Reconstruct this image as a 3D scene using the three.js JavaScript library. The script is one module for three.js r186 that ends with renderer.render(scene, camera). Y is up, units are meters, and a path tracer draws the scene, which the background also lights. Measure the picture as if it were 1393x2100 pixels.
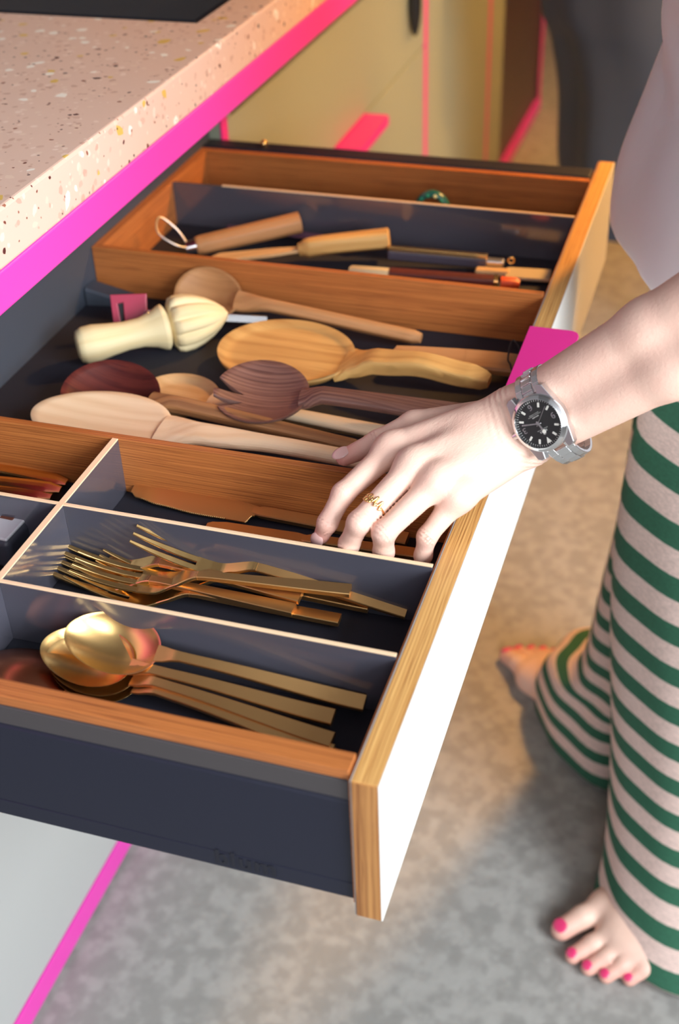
import * as THREE from 'three';
import { RoundedBoxGeometry } from 'three/addons/geometries/RoundedBoxGeometry.js';
import { TextGeometry } from 'three/addons/geometries/TextGeometry.js';
import { FontLoader } from 'three/addons/loaders/FontLoader.js';
import { mergeGeometries, toCreasedNormals } from 'three/addons/utils/BufferGeometryUtils.js';
import { RectAreaLightUniformsLib } from 'three/addons/lights/RectAreaLightUniformsLib.js';

// ---------------------------------------------------------------- camera, sky, lights, exposure
const V = (x, y, z) => new THREE.Vector3(x, y, z);
const scene = new THREE.Scene();
const camera = new THREE.PerspectiveCamera(44.42, 1393 / 2100, 0.05, 30);
const CAM_X = V(0.9526195, -0.0348992, -0.3021558), CAM_Y = V(-0.15107947, 0.80789821, -0.56962749), CAM_Z = V(0.26399067, 0.5882878, 0.76434704);
camera.position.set(0.513, 1.1346, 0.7234);
camera.quaternion.setFromRotationMatrix(new THREE.Matrix4().makeBasis(CAM_X, CAM_Y, CAM_Z));
camera.focus = 0.93;
camera.userData.fStop = 5;
scene.add(camera);
camera.updateMatrixWorld(true);

const renderer = new THREE.WebGLRenderer();
renderer.toneMapping = THREE.LinearToneMapping;
renderer.toneMappingExposure = 1.05;
renderer.shadowMap.enabled = true;
scene.background = new THREE.Color(0.75, 0.85, 1.0);
RectAreaLightUniformsLib.init();

// cool daylight: unseen window in the right wall, added fill window behind the camera
const WIN = { x: 2.4, z0: 0.15, z1: 2.3, y0: 1.0, y1: 2.42 };
const dayLight = new THREE.RectAreaLight(new THREE.Color(0.93, 0.97, 1.0), 18.5, WIN.z1 - WIN.z0 - 0.1, WIN.y1 - WIN.y0 - 0.1);
dayLight.position.set(WIN.x - 0.02, (WIN.y0 + WIN.y1) / 2, (WIN.z0 + WIN.z1) / 2);
dayLight.lookAt(-5, (WIN.y0 + WIN.y1) / 2, (WIN.z0 + WIN.z1) / 2);
scene.add(dayLight);
const WIN2 = { z: 2.45, x0: 0.5, x1: 1.7, y0: 1.1, y1: 2.3 };  // added fill window, brightens faces turned to the camera
const fillLight = new THREE.RectAreaLight(new THREE.Color(0.93, 0.97, 1.0), 6.5, WIN2.x1 - WIN2.x0 - 0.1, WIN2.y1 - WIN2.y0 - 0.1);
fillLight.position.set((WIN2.x0 + WIN2.x1) / 2, (WIN2.y0 + WIN2.y1) / 2, WIN2.z - 0.02);
fillLight.lookAt((WIN2.x0 + WIN2.x1) / 2, (WIN2.y0 + WIN2.y1) / 2, -9);
scene.add(fillLight);
const WARM = new THREE.Color(1.0, 0.5, 0.13);

// ---------------------------------------------------------------- helpers
let seed = 7;
const rnd = () => { seed = (seed * 1664525 + 1013904223) >>> 0; return seed / 4294967296; };
const FPX = 2571.207;
// the world point at which the sight line of a measured point of the photograph meets the horizontal plane y
function P(px, py, y) {
  const d = CAM_X.clone().multiplyScalar((px - 696.5) / FPX).addScaledVector(CAM_Y, -(py - 1050) / FPX).addScaledVector(CAM_Z, -1);
  return camera.position.clone().addScaledVector(d, (y - camera.position.y) / d.y);
}
const counts = {};
function numbered(name) {
  counts[name] = (counts[name] ?? -1) + 1;
  return counts[name] ? name + '_' + String(counts[name]).padStart(3, '0') : name;
}
function tag(o, label, category, group) {
  o.userData.label = label; o.userData.category = category;
  if (group) o.userData.group = group;
  return o;
}
function thing(name, label, category, pos, group) {
  const g = new THREE.Group(); g.name = numbered(name); scene.add(g);
  if (pos) g.position.copy(pos);
  return tag(g, label, category, group);
}
function part(name, geo, mat, parent, label) {
  const m = new THREE.Mesh(geo, mat); m.name = name; m.castShadow = m.receiveShadow = true;
  if (label) m.userData.label = label;
  parent.add(m); return m;
}
function struct(name, geo, mat, parent = scene) {
  const m = part(name, geo, mat, parent);
  m.userData.kind = 'structure'; return m;
}
// uv in metres by face direction; grain axis ('x','y','z') lies along u
function metricUV(geo, grain = 'x') {
  const g = geo.index ? geo.toNonIndexed() : geo;
  const p = g.attributes.position, uv = new Float32Array(p.count * 2), a = V(), b = V(), c = V(), n = V();
  const ax = { x: 0, y: 1, z: 2 }[grain];
  for (let i = 0; i < p.count; i += 3) {
    a.fromBufferAttribute(p, i); b.fromBufferAttribute(p, i + 1); c.fromBufferAttribute(p, i + 2);
    n.copy(b).sub(a).cross(c.clone().sub(a));
    const m = [Math.abs(n.x), Math.abs(n.y), Math.abs(n.z)], k = m.indexOf(Math.max(...m));
    const rest = [0, 1, 2].filter((q) => q !== k);
    const ua = rest.includes(ax) ? ax : rest[0], va = rest.find((q) => q !== ua);
    for (const [j, q] of [[i, a], [i + 1, b], [i + 2, c]]) { uv[j * 2] = q.getComponent(ua); uv[j * 2 + 1] = q.getComponent(va) + 0.37 * k; }
  }
  g.setAttribute('uv', new THREE.BufferAttribute(uv, 2));
  return g;
}
function box(x0, x1, y0, y1, z0, z1, r = 0.0008, grain = 'x') {
  const w = x1 - x0, h = y1 - y0, d = z1 - z0, rr = Math.min(r, w * 0.45, h * 0.45, d * 0.45);
  const g = new RoundedBoxGeometry(w, h, d, 2, rr);
  g.translate((x0 + x1) / 2, (y0 + y1) / 2, (z0 + z1) / 2);
  return metricUV(g, grain);
}
const strip = (g) => { const q = g.index ? g.toNonIndexed() : g.clone(); for (const k of Object.keys(q.attributes)) if (!['position', 'normal', 'uv'].includes(k)) q.deleteAttribute(k); if (!q.attributes.normal) q.computeVertexNormals(); return q; };
const merge = (list) => mergeGeometries(list.map(strip));
// a swept solid: path of points, section(t) -> [[side, up], ...], closed with caps
function sweep(path, section, up = V(0, 1, 0), crease = 0.7) {
  const n = path.length, pos = [], uv = [], idx = [];
  let m = 0, s = 0;
  for (let i = 0; i < n; i++) {
    const t = path[Math.min(i + 1, n - 1)].clone().sub(path[Math.max(i - 1, 0)]).normalize();
    const side = up.clone().cross(t).normalize(), u2 = t.clone().cross(side).normalize();
    const sec = section(i / (n - 1), i); m = sec.length;
    if (i) s += path[i].distanceTo(path[i - 1]);
    let around = 0;
    for (let j = 0; j <= m; j++) {
      const q = sec[j % m];
      if (j) around += Math.hypot(q[0] - sec[(j - 1) % m][0], q[1] - sec[(j - 1) % m][1]);
      const v = path[i].clone().addScaledVector(side, q[0]).addScaledVector(u2, q[1]);
      pos.push(v.x, v.y, v.z); uv.push(s, around);
    }
  }
  const w = m + 1;
  for (let i = 0; i < n - 1; i++) for (let j = 0; j < m; j++) idx.push(i * w + j, (i + 1) * w + j, i * w + j + 1, i * w + j + 1, (i + 1) * w + j, (i + 1) * w + j + 1);
  for (const [i, flip] of [[0, 1], [n - 1, 0]]) {
    const c = pos.length / 3; pos.push(path[i].x, path[i].y, path[i].z); uv.push(0, 0);
    for (let j = 0; j < m; j++) flip ? idx.push(c, i * w + j, i * w + j + 1) : idx.push(c, i * w + j + 1, i * w + j);
  }
  const g = new THREE.BufferGeometry();
  g.setAttribute('position', new THREE.Float32BufferAttribute(pos, 3)); g.setAttribute('uv', new THREE.Float32BufferAttribute(uv, 2)); g.setIndex(idx);
  return toCreasedNormals(g, crease);
}
const ring = (a, b, n = 16, pw = 1) => { const o = []; for (let i = 0; i < n; i++) { const t = -i / n * 2 * Math.PI, c = Math.cos(t), s = Math.sin(t); o.push([a * Math.sign(c) * Math.abs(c) ** pw, b * Math.sign(s) * Math.abs(s) ** pw]); } return o; };
const rect = (a, b, c = 0.0006) => [[a, b - c], [a, -b + c], [a - c, -b], [-a + c, -b], [-a, -b + c], [-a, b - c], [-a + c, b], [a - c, b]];
const lerp = (a, b, t) => a + (b - a) * t;
const smooth = (a, b, x) => { const t = Math.min(1, Math.max(0, (x - a) / (b - a))); return t * t * (3 - 2 * t); };
// piecewise value through [[t, v], ...]
const curve = (k, t) => { for (let i = 0; i < k.length - 1; i++) if (t <= k[i + 1][0]) { const u = Math.max(0, (t - k[i][0]) / (k[i + 1][0] - k[i][0])); const s = u * u * (3 - 2 * u); return lerp(k[i][1], k[i + 1][1], k[i].soft === false ? u : s); } return k[k.length - 1][1]; };
const spline = (pts, n) => new THREE.CatmullRomCurve3(pts, false, 'centripetal').getPoints(n);
// puts an object whose own x axis runs from A to B; roll turns it about that axis
function place(o, A, B, roll = 0) {
  const x = B.clone().sub(A).normalize(), z = x.clone().cross(V(0, 1, 0)).normalize(), y = z.clone().cross(x);
  o.position.copy(A);
  o.quaternion.setFromRotationMatrix(new THREE.Matrix4().makeBasis(x, y, z)).multiply(new THREE.Quaternion().setFromAxisAngle(V(1, 0, 0), roll));
  return o;
}

// ---------------------------------------------------------------- noise and textures
function hash(ix, iy, s) { let h = (ix * 374761393 + iy * 668265263 + s * 1274126177) | 0; h = Math.imul(h ^ (h >>> 13), 1274126177); return ((h ^ (h >>> 16)) >>> 0) / 4294967296; }
function vnoise(x, y, px, py, s) {
  const ix = Math.floor(x), iy = Math.floor(y), fx = x - ix, fy = y - iy, u = fx * fx * (3 - 2 * fx), v = fy * fy * (3 - 2 * fy);
  const m = (a, p) => ((a % p) + p) % p, h = (a, b) => hash(m(a, px), m(b, py), s);
  return lerp(lerp(h(ix, iy), h(ix + 1, iy), u), lerp(h(ix, iy + 1), h(ix + 1, iy + 1), u), v);
}
function fbm(u, v, fx, fy, s, oct = 4) { let a = 0.5, t = 0, w = 0; for (let i = 0; i < oct; i++) { t += a * vnoise(u * fx, v * fy, fx, fy, s + i); w += a; a *= 0.5; fx *= 2; fy *= 2; } return t / w; }
function dataTex(w, h, fn, su, sv, srgb = true) {
  const d = new Uint8Array(w * h * 4);
  for (let y = 0; y < h; y++) for (let x = 0; x < w; x++) { const c = fn(x / w, y / h), i = (y * w + x) * 4; for (let k = 0; k < 3; k++) d[i + k] = Math.max(0, Math.min(255, c[k])); d[i + 3] = 255; }
  const t = new THREE.DataTexture(d, w, h, THREE.RGBAFormat);
  t.wrapS = t.wrapT = THREE.RepeatWrapping; t.magFilter = t.minFilter = THREE.LinearFilter; t.repeat.set(1 / su, 1 / sv);
  if (srgb) t.colorSpace = THREE.SRGBColorSpace;
  t.needsUpdate = true; return t;
}
const mixc = (a, b, t) => [lerp(a[0], b[0], t), lerp(a[1], b[1], t), lerp(a[2], b[2], t)];
function wood(s, light, dark, { su = 0.5, sv = 0.12, lines = 36, pores = 0.5, rough = 0.5, w = 512, h = 256, wave = 1 } = {}) {
  const f = (u, v) => {
    const warp = fbm(u, v, 3, 4, s) * 1.6 * wave;
    const g = fbm(u, v + 0, 2, lines, s + 11, 3);
    const l = 0.5 + 0.5 * Math.sin((v * lines * 0.5 + warp) * 2 * Math.PI * 1);
    const pore = smooth(0.62, 0.8, fbm(u, v, 14, 150, s + 31, 2)) * pores;
    return Math.min(1, 0.62 * g + 0.26 * l * l + pore * 0.6);
  };
  const map = dataTex(w, h, (u, v) => mixc(light, dark, f(u, v)), su, sv);
  const m = new THREE.MeshStandardMaterial({ map, roughness: rough });
  const bump = dataTex(w, h, (u, v) => { const q = 255 * (1 - f(u, v)); return [q, q, q]; }, su, sv, false);
  m.bumpMap = bump; m.bumpScale = 0.00025; return m;
}
const std = (color, roughness = 0.5, extra = {}) => new THREE.MeshStandardMaterial({ color, roughness, ...extra });

const M = {};
M.oak = wood(1, [236, 190, 118], [174, 120, 64], { rough: 0.42, lines: 96, su: 0.5, sv: 0.11, wave: 2.2, h: 512 });
M.trayOak = wood(12, [208, 130, 68], [130, 72, 36], { rough: 0.42, lines: 96, su: 0.5, sv: 0.11, wave: 2.2, h: 512 });
M.oakEnd = wood(2, [205, 150, 88], [120, 70, 34], { rough: 0.5, sv: 0.08 });
M.beech = wood(3, [226, 190, 140], [196, 152, 100], { lines: 18, rough: 0.62, pores: 0.3 });
M.pale = wood(4, [238, 214, 182], [216, 182, 144], { lines: 16, rough: 0.62, pores: 0.25 });
M.cream = wood(5, [236, 222, 180], [214, 190, 140], { lines: 14, rough: 0.7, pores: 0.3 });
M.honey = wood(6, [226, 182, 112], [188, 138, 76], { lines: 16, rough: 0.55, pores: 0.4 });
M.walnut = wood(7, [152, 112, 98], [74, 44, 40], { lines: 40, rough: 0.5, pores: 0.6, sv: 0.08 });
M.rose = wood(8, [112, 50, 40], [56, 22, 24], { lines: 22, rough: 0.42 });
M.olive = wood(9, [176, 128, 82], [98, 62, 40], { lines: 20, rough: 0.5 });
M.tan = wood(10, [196, 146, 98], [160, 110, 66], { lines: 18, rough: 0.55 });
M.dark = std(new THREE.Color(0.010, 0.012, 0.027), 0.5);
M.darkBase = std(new THREE.Color(0.012, 0.013, 0.024), 0.75);
M.slate = std(new THREE.Color(0.05, 0.062, 0.085), 0.5);
M.white = std(new THREE.Color(0.84, 0.85, 0.82), 0.42);
M.panel = std(new THREE.Color(0.34, 0.37, 0.27), 0.45);  // white cabinet fronts, the cream cast of the warm light put into the colour
M.shadedFront = std(new THREE.Color(0.46, 0.47, 0.46), 0.45);  // white fronts toned down to grey in place of shade below the drawer
M.pink = new THREE.MeshPhysicalMaterial({ color: new THREE.Color(0.82, 0.035, 0.30), roughness: 0.42 });
M.coolLitPink = new THREE.MeshPhysicalMaterial({ color: new THREE.Color(0.82, 0.06, 0.46), roughness: 0.4 });  // same pink trim, violet of the cool light put into its colour
M.grey = std(new THREE.Color(0.3, 0.28, 0.27), 0.6);
M.acrylic = new THREE.MeshPhysicalMaterial({ color: new THREE.Color(0.10, 0.10, 0.13), roughness: 0.12, transmission: 0.3, thickness: 0, ior: 2.1 });
M.acrylicEdge = new THREE.MeshPhysicalMaterial({ color: new THREE.Color(0.9, 0.66, 0.42), roughness: 0.35 });  // light gathered in the divider edges, painted as pale amber
M.gold = new THREE.MeshPhysicalMaterial({ color: new THREE.Color(0.92, 0.60, 0.24), metalness: 1, roughness: 0.27 });
M.goldDull = new THREE.MeshPhysicalMaterial({ color: new THREE.Color(0.85, 0.50, 0.20), metalness: 1, roughness: 0.38 });
M.steel = std(new THREE.Color(0.72, 0.72, 0.73), 0.22, { metalness: 1 });
M.steelBrushed = std(new THREE.Color(0.66, 0.66, 0.67), 0.34, { metalness: 1 });
M.black = std(new THREE.Color(0.012, 0.012, 0.014), 0.3);

M.concrete = (() => {
  const f = (u, v) => { const a = fbm(u, v, 9, 9, 41, 5), b = fbm(u, v, 110, 110, 47, 3); return 0.24 * a + 0.76 * b; };
  const map = dataTex(1024, 1024, (u, v) => { const t = smooth(0.3, 0.7, f(u, v)); return mixc([146, 145, 141], [166, 165, 161], t); }, 1.6, 1.6);
  const m = new THREE.MeshStandardMaterial({ map, roughness: 0.62 });
  m.bumpMap = dataTex(512, 512, (u, v) => { const q = 255 * fbm(u, v, 90, 90, 77, 3); return [q, q, q]; }, 0.8, 0.8, false); m.bumpScale = 0.0006;
  return m;
})();
M.terrazzo = (() => {
  const S = 1536, cv = document.createElement('canvas'); cv.width = cv.height = S; const g = cv.getContext('2d');
  g.fillStyle = 'rgb(226,194,178)'; g.fillRect(0, 0, S, S);
  const chip = (x, y, r, col, asp) => {
    g.fillStyle = col;
    for (const ox of [0, S, -S]) for (const oy of [0, S, -S]) {
      if (x + ox < -60 || x + ox > S + 60 || y + oy < -60 || y + oy > S + 60) continue;
      g.save(); g.translate(x + ox, y + oy); g.rotate(asp[1]); g.beginPath();
      for (let k = 0; k < 7; k++) { const a = k / 7 * 6.283, q = r * asp[2][k]; k ? g.lineTo(Math.cos(a) * q * asp[0], Math.sin(a) * q) : g.moveTo(Math.cos(a) * q * asp[0], Math.sin(a) * q); }
      g.closePath(); g.fill(); g.restore();
    }
  };
  const shape = () => [0.7 + rnd() * 1.0, rnd() * 6.28, Array.from({ length: 7 }, () => 0.65 + rnd() * 0.5)];
  const tones = ['rgb(238,212,198)', 'rgb(214,178,162)', 'rgb(232,204,186)', 'rgb(206,168,152)'];
  for (let i = 0; i < 2600; i++) chip(rnd() * S, rnd() * S, 2 + rnd() * 7, tones[i % 4], shape());
  for (let i = 0; i < 230; i++) chip(rnd() * S, rnd() * S, 5 + rnd() * 12, i % 3 ? 'rgb(246,238,228)' : 'rgb(222,184,96)', shape());
  for (let i = 0; i < 950; i++) chip(rnd() * S, rnd() * S, 1.6 + rnd() * rnd() * 6.5, ['rgb(86,44,44)', 'rgb(60,34,40)', 'rgb(122,72,60)', 'rgb(150,96,78)'][i % 4], shape());
  const t = new THREE.CanvasTexture(cv); t.wrapS = t.wrapT = THREE.RepeatWrapping; t.colorSpace = THREE.SRGBColorSpace; t.repeat.set(1 / 0.62, 1 / 0.62);
  return new THREE.MeshPhysicalMaterial({ map: t, roughness: 0.38 });
})();

// ---------------------------------------------------------------- the room
const FLOOR = -0.15, CEIL = 2.5;
M.wall = std(new THREE.Color(0.15, 0.145, 0.15), 0.9);  // unseen walls and ceiling, kept dark to hold down bounced light
struct('floor', metricUV(new THREE.BoxGeometry(5, 0.1, 7.6).translate(0.6, FLOOR - 0.05, -1.2)), M.concrete);
struct('ceiling', metricUV(new THREE.BoxGeometry(5, 0.1, 7.6).translate(0.6, CEIL + 0.05, -1.2)), M.wall);
struct('wall_left', metricUV(new THREE.BoxGeometry(0.1, CEIL - FLOOR, 7.6).translate(-0.85, (CEIL + FLOOR) / 2, -1.2)), M.wall);
struct('wall_back', metricUV(new THREE.BoxGeometry(3.4, CEIL - FLOOR, 0.1).translate(0.9, (CEIL + FLOOR) / 2, -4.8)), M.wall);
{
  const sh = new THREE.Shape([[-0.8, FLOOR], [2.4, FLOOR], [2.4, CEIL], [-0.8, CEIL]].map(([a, b]) => new THREE.Vector2(a, b)));
  sh.holes.push(new THREE.Path([[WIN2.x0, WIN2.y0], [WIN2.x1, WIN2.y0], [WIN2.x1, WIN2.y1], [WIN2.x0, WIN2.y1]].map(([a, b]) => new THREE.Vector2(a, b))));
  struct('wall_front', metricUV(new THREE.ExtrudeGeometry(sh, { depth: 0.1, bevelEnabled: false }).translate(0, 0, WIN2.z)), M.wall);
  const z0 = WIN2.z + 0.03, z1 = WIN2.z + 0.08, f = 0.05;
  const w = struct('window_2', merge([box(WIN2.x0, WIN2.x1, WIN2.y0, WIN2.y0 + f, z0, z1), box(WIN2.x0, WIN2.x1, WIN2.y1 - f, WIN2.y1, z0, z1), box(WIN2.x0, WIN2.x0 + f, WIN2.y0 + f, WIN2.y1 - f, z0, z1), box(WIN2.x1 - f, WIN2.x1, WIN2.y0 + f, WIN2.y1 - f, z0, z1)]), M.white);
  part('pane', new THREE.BoxGeometry(WIN2.x1 - WIN2.x0 - 2 * f, WIN2.y1 - WIN2.y0 - 2 * f, 0.006).translate((WIN2.x0 + WIN2.x1) / 2, (WIN2.y0 + WIN2.y1) / 2, WIN2.z + 0.055), new THREE.MeshPhysicalMaterial({ transmission: 1, thickness: 0, roughness: 0, color: 0xffffff }), w);
}
{
  const sh = new THREE.Shape([[-2.6, FLOOR], [5, FLOOR], [5, CEIL], [-2.6, CEIL]].map(([a, b]) => new THREE.Vector2(a, b)));   // shape x = -z
  sh.holes.push(new THREE.Path([[-WIN.z1, WIN.y0], [-WIN.z0, WIN.y0], [-WIN.z0, WIN.y1], [-WIN.z1, WIN.y1]].map(([a, b]) => new THREE.Vector2(a, b))));
  const g = new THREE.ExtrudeGeometry(sh, { depth: 0.12, bevelEnabled: false }); g.rotateY(Math.PI / 2);
  g.translate(WIN.x, 0, 0);
  struct('wall_right', metricUV(g), M.wall);
  const zc = (WIN.z0 + WIN.z1) / 2, yc = (WIN.y0 + WIN.y1) / 2;
  const fr = [box(WIN.x + 0.04, WIN.x + 0.1, WIN.y0, WIN.y0 + 0.05, WIN.z0, WIN.z1), box(WIN.x + 0.04, WIN.x + 0.1, WIN.y1 - 0.05, WIN.y1, WIN.z0, WIN.z1), box(WIN.x + 0.04, WIN.x + 0.1, WIN.y0 + 0.05, WIN.y1 - 0.05, WIN.z0, WIN.z0 + 0.05), box(WIN.x + 0.04, WIN.x + 0.1, WIN.y0 + 0.05, WIN.y1 - 0.05, WIN.z1 - 0.05, WIN.z1), box(WIN.x + 0.045, WIN.x + 0.095, WIN.y0 + 0.05, WIN.y1 - 0.05, zc - 0.025, zc + 0.025)];
  const w = struct('window_1', merge(fr), M.white);
  for (const s of [-1, 1]) part('pane', new THREE.BoxGeometry(0.006, WIN.y1 - WIN.y0 - 0.1, (WIN.z1 - WIN.z0) / 2 - 0.08).translate(WIN.x + 0.07, yc, zc + s * (WIN.z1 - WIN.z0) / 4), new THREE.MeshPhysicalMaterial({ transmission: 1, thickness: 0, roughness: 0, color: 0xffffff }), w);
}
// warm lamps out of view, placed to light the far floor and cabinets
function pendant(x, y, z, power, label) {
  const t = thing('unseen_pendant_lamp', label, 'lamp', V(x, y, z));
  const prof = [[0.0, 0.16], [0.03, 0.16], [0.05, 0.13], [0.12, 0.06], [0.15, 0], [0.146, 0], [0.116, 0.056], [0.046, 0.124], [0.0, 0.15]].map(([a, b]) => new THREE.Vector2(a, b));
  part('lamp_shade', new THREE.LatheGeometry(prof, 36), std(new THREE.Color(0.35, 0.3, 0.26), 0.5, { side: THREE.DoubleSide }), t);
  part('cord', new THREE.CylinderGeometry(0.004, 0.004, CEIL - y - 0.16, 8).translate(0, 0.16 + (CEIL - y - 0.16) / 2, 0), M.black, t);
  part('bulb', new THREE.SphereGeometry(0.035, 20, 14).translate(0, 0.08, 0), new THREE.MeshStandardMaterial({ color: 0xffffff, emissive: WARM, emissiveIntensity: 6 }), t);
  const l = new THREE.PointLight(WARM, power); l.position.set(0, 0.08, 0); l.castShadow = true; l.shadow.radius = 3; t.add(l);
}
pendant(0.72, 1.25, -1.1, 5, 'unseen warm metal pendant lamp nearer the open drawer');
pendant(0.6, 1.25, -2.6, 5.5, 'unseen warm metal pendant lamp near the far end of the cabinets');

// ---------------------------------------------------------------- cabinets and counter
const FX = -0.10;                       // plane of the closed fronts
{
  const t = thing('countertop', 'pink terrazzo kitchen countertop with dark, white and ochre chips', 'countertop');
  const sh = new THREE.Shape([[-0.777, -0.617], [-0.003, -0.617], [-0.003, 3.097], [-0.777, 3.097]].map(([a, b]) => new THREE.Vector2(a, b)));   // shape y = -z
  sh.holes.push(new THREE.Path([[-0.562, 0.519], [-0.562, 1.163], [-0.049, 1.163], [-0.049, 0.519]].map(([a, b]) => new THREE.Vector2(a, b))));
  const g = new THREE.ExtrudeGeometry(sh, { depth: 0.038, bevelEnabled: true, bevelSize: 0.003, bevelThickness: 0.003, bevelSegments: 3 });
  g.rotateX(-Math.PI / 2); g.translate(0, 0.742, 0);
  part('stone_slab', metricUV(g), M.terrazzo, t);
  part('edge_rail', box(FX, -0.004, 0.704, 0.7365, -3.1, 0.62, 0.003, 'z'), M.coolLitPink, t, 'bright pink rail under the counter edge');
  part('painted_shadow_line', box(FX, -0.012, 0.7365, 0.739, -3.1, 0.62, 0.0004, 'z'), M.rose, t);  // solid dark strip standing in for the shadow line above the rail
}
{
  const t = thing('cooktop', 'black glass cooktop set into the pink terrazzo counter', 'cooktop');
  part('glass_plate', box(-0.559, -0.053, 0.775, 0.7845, -1.159, -0.523, 0.002), std(new THREE.Color(0.006, 0.006, 0.01), 0.12), t);
  for (const [x, z, r] of [[-0.18, -0.70, 0.09], [-0.43, -0.70, 0.075], [-0.18, -0.98, 0.075], [-0.43, -0.98, 0.09]]) part('heating_ring', new THREE.TorusGeometry(r, 0.0012, 6, 48).rotateX(Math.PI / 2).translate(x, 0.7846, z), M.slate, t);
}
// a pink pull tab: a bent plate over the top edge of a front, x is the front's outer face
function pullTab(parent, xin, xout, y, zc, len, thick = 0.0016) {
  const sh = new THREE.Shape(), r = 0.01, h = len / 2, d = xout - xin;
  sh.moveTo(0, -h); sh.lineTo(d - r, -h); sh.quadraticCurveTo(d, -h, d, -h + r); sh.lineTo(d, h - r); sh.quadraticCurveTo(d, h, d - r, h); sh.lineTo(0, h); sh.lineTo(0, -h);
  const g = new THREE.ExtrudeGeometry(sh, { depth: thick, bevelEnabled: true, bevelSize: 0.0005, bevelThickness: 0.0005, bevelSegments: 2 });
  g.rotateX(-Math.PI / 2); g.translate(xin, y, zc);
  return part('pull_tab', g, M.pink, parent, 'bright pink pull tab');
}
function cabinet(z0, z1, label, build) {
  const t = thing('base_cabinet', label, 'cabinet', V(0, FLOOR, (z0 + z1) / 2));
  const dz = (z0 + z1) / 2, L = (y) => y - FLOOR, a = z0 - dz, b = z1 - dz;
  part('carcass', merge([box(-0.74, -0.72, L(-0.13), L(0.703), a, b, 0.001), box(-0.72, FX - 0.022, L(-0.13), L(-0.112), a, b, 0.001), box(-0.72, FX - 0.022, L(0.684), L(0.703), a, b, 0.001)]), M.slate, t);
  part('gable', box(-0.72, FX - 0.003, L(-0.112), L(0.703), a, a + 0.018, 0.001, 'y'), M.panel, t);
  part('gable', box(-0.72, FX - 0.003, L(-0.112), L(0.703), b - 0.018, b, 0.001, 'y'), M.panel, t);
  part('edge_strip', box(FX - 0.003, FX, L(-0.112), L(0.703), a, a + (z0 > -0.7 ? 0.019 : 0.026), 0.0008, 'y'), M.pink, t, 'pink vertical edge strip');
  part('plinth', box(-0.7, FX - 0.03, 0, L(-0.13), a, b, 0.001), M.dark, t);
  part('bottom_strip', box(FX - 0.02, FX + 0.002, L(-0.140), L(-0.106), a, b, 0.0015, 'z'), M.coolLitPink, t, 'pink strip along the foot of the cabinet');
  build(t, a, b, L);
  return t;
}
cabinet(-0.692, 0.31, 'white base cabinet below the open cutlery drawer, edged in pink', (t, a, b, L) => {
  for (const [y0, y1] of [[-0.104, 0.175], [0.18, 0.44]]) {
    const d = part('drawer_front', box(FX - 0.018, FX, L(y0), L(y1), a + 0.019, b - 0.002, 0.001, 'z'), M.shadedFront, t);
    pullTab(d, FX - 0.017, FX + 0.022, L(y1), 0, 0.15);
  }
});
cabinet(-1.692, -0.692, 'pale base cabinet with a wide pull-tab drawer, next beyond the open drawer', (t, a, b, L) => {
  for (const [y0, y1] of [[-0.104, 0.436], [0.44, 0.62]]) {
    const d = part('drawer_front', box(FX - 0.018, FX, L(y0), L(y1), a + 0.027, b - 0.001, 0.001, 'z'), M.panel, t);
    if (y1 < 0.5) pullTab(d, FX - 0.004, FX + 0.042, L(y1) - 0.012, 0, 0.165, 0.013);
    else {
      const k = part('handle', new THREE.SphereGeometry(1, 24, 18).scale(0.012, 0.062, 0.013).translate(FX + 0.012, L(0.55), -1.55 + 1.192), M.black, t, 'black oval handle');
      part('mount', new THREE.CylinderGeometry(0.006, 0.006, 0.014, 14).rotateZ(Math.PI / 2).translate(FX + 0.003, L(0.57), -1.55 + 1.192), M.steel, k);
    }
  }
});
cabinet(-2.30, -1.692, 'pale base cabinet with one plain tall door between two pink edge strips', (t, a, b, L) => {
  part('door', box(FX - 0.018, FX, L(-0.104), L(0.62), a + 0.027, b - 0.001, 0.001, 'y'), M.panel, t);
});
cabinet(-3.08, -2.30, 'last base cabinet at the far end, with a dark brown recessed panel', (t, a, b, L) => {
  part('stile', box(FX - 0.018, FX, L(-0.104), L(0.62), b - 0.16, b - 0.001, 0.001, 'y'), M.panel, t);
  part('dark_panel', box(FX - 0.03, FX - 0.008, L(-0.104), L(0.62), a + 0.02, b - 0.165, 0.002, 'y'), std(new THREE.Color(0.05, 0.024, 0.02), 0.35), t, 'dark brown recessed panel');  // recessed dark brown panel beside the pale stile
});

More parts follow.
